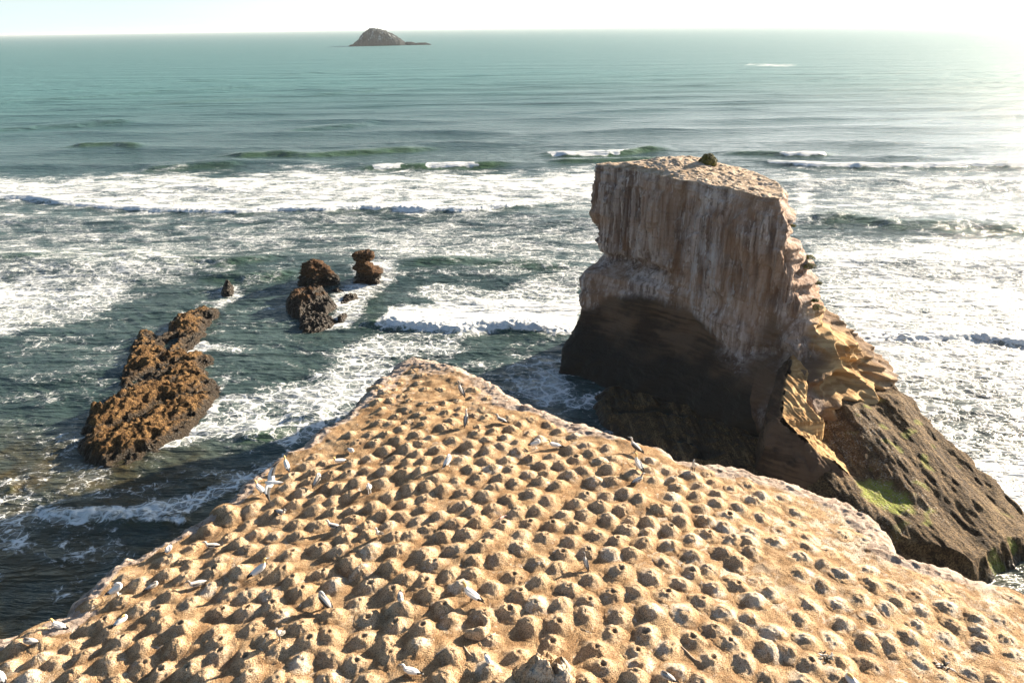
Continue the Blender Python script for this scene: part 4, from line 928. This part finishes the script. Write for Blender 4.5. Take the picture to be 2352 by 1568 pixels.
BIRDS = [  # px, py of the feet, heading, pose, kind, short name, label, scale
 (806,1030,140,'rest','white','white bird asleep by the left rim','all-white gannet with head tucked, farthest up the left rim of the ledge',1),
 (780,1055,-110,'sit','adult','yellow-headed bird by the left rim','white gannet with lowered buff head and black wingtips near the upper left rim',1),
 (659,1070,-30,'stand','adult','small bird above the flying gannet','small upright white gannet just above the flying gannet on the left rim',.95),
 (599,1128,-60,'stand','adult','bird behind the flying gannet','white gannet half hidden behind the near wing of the flying gannet',.95),
 (730,1104,20,'preen','dark','dark bird right of the flying gannet','dark speckled gannet bent over preening right of the flying gannet',1),
 (848,1122,170,'stand','white','white bird facing forward','white gannet seen head on, bill pointing at its chest, mid left ledge',1),
 (644,1170,120,'sit','juv','mottled bird below the flying gannet','mottled brown young gannet lying below the flying gannet',1),
 (766,1202,-80,'sit','dark','white-headed dark bird','dark-backed gannet with a white head sitting among mounds, left of centre',1),
 (1058,898,-40,'alert','juv','leaning bird near the tip','slender grey-brown gannet leaning back with a long shadow near the tip',1.05),
 (1071,968,10,'alert','dark','upright bird below the tip','narrow upright dark gannet in side light below the tip of the ledge',1),
 (1152,962,-60,'sit','dark','black-backed bird below the tip','black-backed gannet lying low beside a mound near the tip',1.05),
 (1231,1017,100,'preen','white','white bird near the dark cliff','white gannet hunched with head down, left one of the pair by the right rim',.95),
 (1274,1016,-80,'sit','adult','lying bird near the dark cliff','white gannet lying with buff head left and black tail right, near right rim',1.05),
 (1029,1064,30,'preen','white','white bird with raised tail','white gannet with upraised tail feathers in the middle of the upper colony',1),
 (1459,1032,-50,'stand','dark','blackish bird at the right rim','blackish gannet standing at the right rim above the shadowed cove',1.05),
 (1463,1078,-40,'alert','adult','tall yellow-headed bird','tall white gannet with buff neck stretched up near the right rim',1.05),
 (1465,1104,60,'sit','juv','grey bird below the tall one','mottled grey gannet crouched directly below the tall buff-necked gannet',1),
 (1593,1076,-150,'alert','juv','small bird on the right rim mound','small grey and white gannet facing forward, rightmost along the pale rim',.9),
 (386,1259,170,'rest','white','round white bird on the left rim','rounded white gannet with tucked head on the lower left rim',1),
 (488,1254,-100,'sit','dark','white-capped bird lower left','white-capped dark gannet sitting on a mound, lower left',.95),
 (597,1316,60,'stand','adult','standing bird lower left','white gannet standing with buff head raised right, left of centre',1.05),
 (452,1337,-120,'sit','juv','mottled bird lower left','mottled grey young gannet with raised head, between mounds lower left',1.05),
 (351,1342,50,'rest','juv','scruffy bird lower left','scruffy brown and white gannet hunched low in shade, lower left',.9),
 (271,1360,70,'preen','white','preening white bird lower left','white gannet bent down preening its foot near the lower left rim',1),
 (133,1430,-75,'sit','adult','lying bird at the far left rim','white gannet with buff head lying on the rim at far left',1.0),
 (280,1423,40,'rest','adult','white bird with spread feathers','white gannet huddled behind a mound with dark loose feathers, far left',.95),
 (70,1476,-90,'rest','juv','grey bird at the left corner','pale grey mottled gannet resting near the left corner of the ledge',1),
 (645,1469,-170,'alert','juv','blunt grey bird','grey young gannet seen from behind, blunt and upright, lower left centre',.85),
 (745,1380,-50,'preen','dark','striped bird centre left','dark young gannet with pale chest resting bill on its wing, lower centre left',1.15),
 (920,1374,170,'rest','juv','hunched grey bird','hunched pale grey gannet facing away, left of the buff-headed bird',1.0),
 (870,1232,-150,'alert','dark','thin dark bird','thin dark gannet with pale bill raised, squeezed between mounds at centre left',.75),
 (1083,1373,-65,'stand','adult','buff-headed bird centre','white gannet with buff head facing left, standing above the curved mud wall',1.05),
 (943,1534,-80,'sit','white','big white bird at the bottom','large white gannet with pale head facing left near the bottom edge',.92),
 (1121,1524,160,'rest','white','fluffy chick','fluffy pure white gannet chick curled up near the bottom edge',.75),
 (1530,1563,-60,'rest','juv','pale grey bird at the bottom','pale grey gannet resting at the bottom edge, right of centre',.9),
 (1957,1561,-30,'rest','adult','big bird at the bottom right','white gannet with buff head and black wing bar at the bottom right edge',1.1),
 (1344,1292,-20,'alert','juv','tiny grey bird right of centre','small grey gannet perched between mounds right of centre',.75),
 (2,1552,-50,'rest','adult','bird cut by the left edge','white gannet with long black wing feathers cut off by the left edge',1),
]
BPOS = []
for i, (px, py, hd, pose, kind, short, lab, sc) in enumerate(BIRDS):
    p = at_T(np.array(float(px)), np.array(float(py)), .2)
    make_bird('gannet', p[0], p[1], hd, pose, kind, lab, sc*.93, i)
    BPOS.append((p[0], p[1], short, px, py))

# flying gannet, wings spread
def flying():
    p = at_T(np.array(625.), np.array(1108.), 1.3)
    root = bpy.data.objects.new('gannet', None); COL.objects.link(root); root.location = tuple(p); 
    root.rotation_euler = (math.radians(0), math.radians(-2), math.radians(172))
    root.rotation_euler = (math.radians(-24), math.radians(0), math.radians(180))
    tag(root, 'white gannet in flight with wings spread wide, black wingtips, over the left rim', 'bird')
    A = np.array([(-.46,0,.02,.015,.008),(-.34,0,.02,.04,.02),(-.2,0,.01,.07,.055),(0,0,0,.095,.085),(.16,0,.0,.08,.08),(.27,0,.01,.05,.052),(.36,0,.02,.044,.045),(.42,0,.02,.038,.04),(.47,0,.01,.018,.02),(.57,0,0,.004,.005)], float)
    n = 40; sp = catmull(A[:, :3], n, False); rad = np.stack([np.interp(np.linspace(0, len(A)-1, n), np.arange(len(A)), A[:, i]) for i in (3, 4)], 1)
    V, F = tube(sp, rad); par = (F[:, 0]//14)/(n-1)*(len(A)-1); mi = np.zeros(len(F), int); mi[par > 5] = 1; mi[par > 7.6] = 2; mi[par < .8] = 3
    mesh_np('body', V, F, [M_WHITE, M_YEL, M_BILL, M_WHITE], parent=root, midx=mi)
    for s in (-1, 1):
        k = 60; u = np.linspace(0, 1, k)
        xc = .08+.10*np.sin(u*np.pi*.9)-.30*u**1.6; yy = s*(.05+.92*u); zz = .03+.16*np.sin(u*2.2)*.9
        ch = .15*(1-u**2.2)+.045*(1-u)+.012
        le, te = xc+ch*.5, xc-ch*1.0
        rows = []
        for f, th in ((0, 0), (.15, 1), (.5, .7), (1, 0), (.5, -.7), (.15, -1)):
            jag = .02*np.sin(u*90)*(f == 1)*(u > .35)
            rows.append(np.stack([le+(te-le)*f+jag, yy, zz+th*.012*(1-.8*u)], 1))
        V = np.stack(rows, 1).reshape(-1, 3); F = grid_faces(k, 6, True)
        uu = (F[:, 0]//6)/(k-1); fi = F[:, 0] % 6
        mesh_np('wing', V, F, [M_WHITE, M_BLK], parent=root, midx=((uu > .60) | ((uu > .22) & ((fi == 2)|(fi == 3)) )).astype(int))
flying()

# ------------------------------------------------------------------ label each nest mound by its neighbours
def ang8(dx, dy):
    return ['right of', 'upper right of', 'above', 'upper left of', 'left of', 'lower left of', 'below', 'lower right of'][int(((math.degrees(math.atan2(dy, dx))+382.5) % 360)//45)]
ORD = ['', 'second ', 'third ', 'fourth ', 'fifth ', 'sixth ', 'seventh ', 'eighth ', 'ninth ', 'tenth ', 'eleventh ', 'twelfth ']
KW = {'': 'sandy nest mound', 'p': 'nest mound with deep hollow', 'w': 'whitened nest mound', 's': 'small nest mound', 'l': 'low flattened nest mound'}
cand = {}
for i in INDIV:
    for bi, b in enumerate(BPOS):
        dx, dy = NL[i][3]-b[3], b[4]-NL[i][4]
        dd = math.hypot(NL[i][0]-b[0], NL[i][1]-b[1])
        cand.setdefault((bi, NL[i][2], ang8(dx, dy)), []).append((dd, i))
best = {}
for key, l in cand.items():
    for r, (dd, i) in enumerate(sorted(l)):
        sc = dd+r*2.2
        if r < len(ORD) and (i not in best or sc < best[i][0]): best[i] = (sc, key, r)
def nest_label(i):
    sc, (bi, fl, d), r = best[i]
    l = ('%s%s %s the %s' % (ORD[r], KW[fl], d, BPOS[bi][2])).strip()
    return l if len(l.split()) < 17 else l.replace('nest mound with deep hollow', 'deeply hollowed nest mound').replace('upper ', 'up-')
for i in sorted(INDIV, key=lambda k: NL[k][1]):
    x, y, fl, qx, qy = NL[i]
    V, F, at = mound(x, y, fl, 1000+i)
    o = mesh_np('nest_mound', V, F, M_SOIL, at, loc=(x, y, float(ground(x, y))))
    tag(o, nest_label(i), 'nest mound', 'mud nest mounds in rows on the ledge')
V, F, at = merge([mound(NL[i][0], NL[i][1], NL[i][2], 1000+i, 30, 14) for i in REST]+[mound(e[0], e[1], e[2], 5000+j, 30, 14) for j, e in enumerate(_extra)])
o = mesh_np('nest_mounds', V, F, M_SOIL, at)
tag(o, 'mass of smaller mud nest mounds crowding the far part of the ledge', 'nest mounds', kind='stuff')

# curved mud wall, rough boulder, scraps
def tube_on_ground(name, pts, rad, hgt, lab, cat, zoff=.0, mat=M_SOIL, n=60, taper=True, attrs=True):
    q = np.array([at_T(np.array(float(x)), np.array(float(y)), .1) for x, y in pts]); c = catmull(q, n, False)
    a = np.linspace(0, 2*np.pi, 20, endpoint=False); t = np.gradient(c, axis=0); t[:, 2] = 0; t /= np.linalg.norm(t, axis=1)[:, None]
    s = np.stack([t[:, 1], -t[:, 0], 0*t[:, 0]], 1); u = np.linspace(0, 1, n)
    w = (np.sin(np.pi*np.clip(u, .03, .97))**.35 if taper else 1)*np.ones(n)
    w = w*(1+.15*np.interp(u, np.linspace(0, 1, 9), np.random.RandomState(len(name)).normal(size=9)))
    base = c.copy(); base[:, 2] = [mound_height(p[0], p[1]) if zoff else float(ground(p[0], p[1])) for p in c]; base[:, 2] += zoff
    V = base[:, None]+s[:, None]*(np.cos(a)[None, :, None]*rad*w[:, None, None])+np.array([0, 0, 1.])*(np.sin(a)[None, :, None]*hgt*w[:, None, None])
    V = V.reshape(-1, 3); 
    if attrs: V[:, 2] += .03*fbm2(V[:, 0]/.15, V[:, 1]/.15, 3, .6); V[:, 0] += .02*n2(V[:, 1]/.12, V[:, 2]/.12, .2)
    z0 = np.zeros(len(V)); at = dict(rim=z0, deep=z0, pit=z0, top=z0+.8, guano_pale=z0+.2) if attrs else None
    o = mesh_np(name, V, grid_faces(n, 20, True), mat, at); return tag(o, lab, cat)
tube_on_ground('mud_wall', [(1104,1402),(1106,1415),(1118,1427),(1116,1444),(1102,1455),(1082,1455),(1068,1449)], .15, .30, 'curved crescent wall of dried mud beside a dark hollow at lower centre', 'mud wall')
def boulder():
    p = at_T(np.array(1262.), np.array(1530.), .3); n, m = 110, 60
    th = np.linspace(0, 2*np.pi, n, endpoint=False); q = np.linspace(0, 1, m)
    Q, T = np.meshgrid(q, th, indexing='ij'); R = 1.0*(1+.12*np.cos(2*T+.6)+.10*np.cos(3*T+2))
    X = p[0]+Q*R*np.cos(T); Y = p[1]+Q*R*np.sin(T)*.9
    pr = 1/(1+(Q/.62)**5.5)*(1-sstep(.85, 1, Q))
    z = ground(X, Y)+.62*pr+.20*fbm2(X/.35, Y/.35, 4, .8)*pr+.09*np.floor(3*n2(X/.4, Y/.4, .2))*pr-.08*sstep(.9, 1, Q)
    z0 = np.zeros(Q.size); at = dict(rim=z0, deep=z0, pit=(sstep(.5, .8, n2(X/.3+4, Y/.3, .9))*pr).ravel(), top=(1-sstep(.6, 1, Q)).ravel()*.7, guano_pale=((1-sstep(.5, .8, Q))*1.0).ravel())
    o = mesh_np('mud_boulder', np.stack([X, Y, z], -1).reshape(-1, 3), grid_faces(m, n, True)[:, ::-1], M_SOIL, at)
    tag(o, 'rough whitened lump of rock, largest on the ledge, at the bottom centre right', 'boulder')
boulder()
M_STICK = m_plain('bleached_stick', (.55, .44, .32), .8, .2, 30)
M_FEA = m_plain('black_feathers', (.05, .045, .04), .8, .4, 40)
for pts, lab in (([(1066,1481),(1071,1492),(1078,1502),(1086,1511)], 'bleached forked stick below the curved mud wall'),
                 ([(1000,1502),(1015,1496),(1033,1493)], 'pale buried root left of the bleached forked stick'),
                 ([(1487,1422),(1490,1430),(1494,1437)], 'short upright pale stick beside a mound right of centre'),
                 ([(1566,1480),(1580,1492),(1593,1507),(1608,1518)], 'thin crooked root lying between mounds at lower right'),
                 ([(1124,1452),(1130,1460),(1138,1448)], 'knotted pale root at the right end of the curved mud wall')):
    tube_on_ground('stick', pts, .022, .022, lab, 'stick', zoff=.02, mat=M_STICK, n=20, attrs=False)
def feather_pile(px, py, lab, nf, white):
    p = at_T(np.array(float(px)), np.array(float(py)), .1); rs = np.random.RandomState(int(px)); Vs, Fs, ms, off = [], [], [], 0
    for k in range(nf):
        a = rs.uniform(0, 6.28); L = rs.uniform(.14, .32); e = rs.uniform(.1, .9)
        k_ = 8; u = np.linspace(0, 1, k_); c = np.stack([rs.normal()*.08+L*u*math.cos(a), rs.normal()*.08+L*u*math.sin(a), .02+e*L*u*(1-.5*u)], 1)
        V, F = tube(c+np.array([0, 1e-4, 0]), np.stack([.03*np.sin(np.pi*(u*.9+.05)), .005+0*u], 1), 6)
        Vs.append(V); Fs.append(F+off); ms.append(np.full(len(F), int(rs.rand() < white))); off += len(V)
    z = mound_height(p[0], p[1])
    o = mesh_np('feather_pile', np.vstack(Vs), np.vstack(Fs), [M_FEA, M_JPALE], midx=np.concatenate(ms)); o.location = (p[0], p[1], z)
    tag(o, lab, 'feathers')
feather_pile(1896, 1508, 'dark tuft of carcass feathers on a mound at lower right', 20, .15)
feather_pile(2168, 1520, 'black and white feather scrap near the lower right corner', 18, .45)
feather_pile(913, 1583, 'white feather scrap under the large white gannet at the bottom edge', 8, .9)
M_PINK = m_plain('pinkish_bone', (.66, .42, .38), .7, .2, 30)
tube_on_ground('driftwood_piece', [(1147,1188),(1155,1183),(1163,1181)], .05, .045, 'short pinkish scrap of wood lying across a mound at centre', 'driftwood', zoff=.06, mat=M_PINK, n=16, attrs=False)

# loose gravel on the soil near the camera
def gravel():
    rs = np.random.RandomState(12); N = 26000
    yy = 11+18*rs.rand(N)**1.4; xx = rs.uniform(-.95, .95, N)*yy; 
    ok = sdf(xx, yy, POLY) > .5; xx, yy = xx[ok], yy[ok]
    dmin = np.full(len(xx), 9.)
    for n in NL: dmin = np.minimum(dmin, np.hypot(xx-n[0], yy-n[1]))
    ok = (dmin > .40) | (rs.rand(len(xx)) < .10); xx, yy = xx[ok], yy[ok]; N = len(xx)
    r = rs.uniform(.008, .022, N)*np.where(rs.rand(N) < .05, 1.8, 1)
    z = ground(xx, yy)
    for i in range(0): pass
    base = np.array([(1, 0, 0), (0, 1, 0), (-1, 0, 0), (0, -1, 0), (0, 0, .8)], float)
    a = rs.uniform(0, 6.28, N); c, s = np.cos(a), np.sin(a)
    V = np.empty((N, 5, 3))
    for j in range(5):
        bx, by, bz = base[j]*rs.uniform(.7, 1.3, (3, )); 
        V[:, j, 0] = xx+r*(bx*c-by*s)*rs.uniform(.7, 1.3, N); V[:, j, 1] = yy+r*(bx*s+by*c)*rs.uniform(.7, 1.3, N); V[:, j, 2] = z+r*bz*1.3+(-.004 if j < 4 else 0)
    F = np.array([(0, 1, 4), (1, 2, 4), (2, 3, 4), (3, 0, 4)])
    F = (F[None]+5*np.arange(N)[:, None, None]).reshape(-1, 3)
    t = NT('loose_gravel'); k = t.noise(t.pos, 14, 2, .8)
    m = t.out(t.mix(t.rng(k, .35, .65), (.16, .10, .055), (.62, .50, .36)), .9)
    o = mesh_np('gravel', V.reshape(-1, 3), F, m, smooth=False); tag(o, 'loose gravel and dry mud crumbs between the nest mounds', 'gravel', kind='stuff')
gravel()

# ------------------------------------------------------------------ shrubs and grass clumps on the stack
def m_leaf(name, a, b):
    t = NT(name); k = t.noise(t.pos, 2.2, 4, .7)
    m = t.out(t.mix(t.rng(k, .35, .65), a, b), .7); t.b.inputs['Subsurface Weight'].default_value = 0
    return m
M_LEAF = m_leaf('shrub_leaves', (.035, .042, .008), (.19, .17, .02)); M_MOSS = m_leaf('ledge_moss', (.05, .06, .012), (.20, .20, .035))
def clump(name, c, r, n, leaf, mat, lab, cat, seed, stem=True, group=None):
    rs = np.random.RandomState(seed)
    d = rs.normal(size=(n, 3)); d /= np.linalg.norm(d, axis=1)[:, None]; d[:, 2] = np.abs(d[:, 2])*1.0-.12
    lump = 1+.22*n3(d[:, 0]*2.2+seed, d[:, 1]*2.2, d[:, 2]*2.2)
    P = d*(rs.uniform(.55, 1, n)**.5*lump)[:, None]*np.array(r)
    a = rs.normal(size=(n, 3)); a /= np.linalg.norm(a, axis=1)[:, None]; b = np.cross(a, d); b /= np.linalg.norm(b, axis=1)[:, None]+1e-9
    l = leaf*rs.uniform(.6, 1.4, n)[:, None]
    V = np.stack([P-a*l, P+b*l*.45, P+a*l, P-b*l*.45], 1).reshape(-1, 3)
    F = np.arange(4*n).reshape(-1, 4)
    if stem:
        root = bpy.data.objects.new(name, None); COL.objects.link(root); root.location = c
        tag(root, lab, cat, group); mesh_np('foliage', V, F, mat, parent=root, smooth=False)
        sv, sf = tube(np.array([(0, 0, -.5), (.05, .02, .2), (0, .1, .8)])*1.0, np.array([(.14, .14), (.1, .1), (.04, .04)]), 8)
        mesh_np('stem', sv, sf, m_plain('shrub_bark', (.12, .08, .05), .9), parent=root)
        return root
    o = mesh_np(name, V, F, mat, smooth=False); o.location = c; return tag(o, lab, cat, group)
from mathutils.bvhtree import BVHTree
_me = STACK.data; _bv = BVHTree.FromPolygons([v.co[:] for v in _me.vertices], [p.vertices[:] for p in _me.polygons])
def on_stack(x, y):
    r = ray(float(x), float(y)); h = _bv.ray_cast(Vector((0, 0, CAMZ)), Vector(r).normalized())
    return h[0]
h = on_stack(1624, 379) or on_stack(1616, 384) or Vector(at_y(1624., 378., 86*S))
clump('round_shrub', (h[0]+.3, h[1]+.8, h[2]+.05), (1.42, 1.42, 1.75), 9000, .10, M_LEAF, 'single round yellow-green shrub on the flat top of the stack', 'shrub', 4)
for k, (x, y, r, lab) in enumerate(((1832,519,.5,'tiny green tuft highest on the right edge of the stack'), (1855,592,.9,'yellow-green patch on the upper ledge of the stack right side'), (1856,612,1.0,'widest yellow-green patch draped on the right side ledge of the stack'), (1883,650,.7,'green tuft on the jutting nose of rock, right side of the stack'), (1868,690,.55,'green tuft just above the lowest mossy clump on the stack'), (1873,706,.95,'lowest dark green clump on the right side of the stack'))):
    h = None
    for dx in range(0, 40, 3):
        h = on_stack(x-dx, y)
        if h: break
    if h is None: h = Vector(at_y(float(x), float(y), 70*S))
    clump('moss_clump', (h[0]+.15, h[1]-.1, h[2]), (r, r*.9, r*.55), 1500, .06, M_MOSS, lab, 'moss', 30+k, stem=False, group='moss clumps on the seaward ledges')

# ------------------------------------------------------------------ sea air
hb = [(sx*85000., sy*85000., z) for z in (-8., 70.) for sx, sy in ((-1, -1), (1, -1), (1, 1), (-1, 1))]
hm = bpy.data.materials.new('haze'); hm.use_nodes = True; hn = hm.node_tree.nodes; hl = hm.node_tree.links
hn.remove(hn['Principled BSDF']); pv = hn.new('ShaderNodeVolumePrincipled'); pv.inputs['Color'].default_value = (.86, .93, .97, 1)
pv.inputs['Density'].default_value = .00004; pv.inputs['Anisotropy'].default_value = .35
hl.new(pv.outputs[0], hn['Material Output'].inputs['Volume'])
ho = mesh_np('haze', hb, [(0, 3, 2, 1), (4, 5, 6, 7), (0, 1, 5, 4), (1, 2, 6, 5), (2, 3, 7, 6), (3, 0, 4, 7)], hm, smooth=False)
tag(ho, kind='stuff')
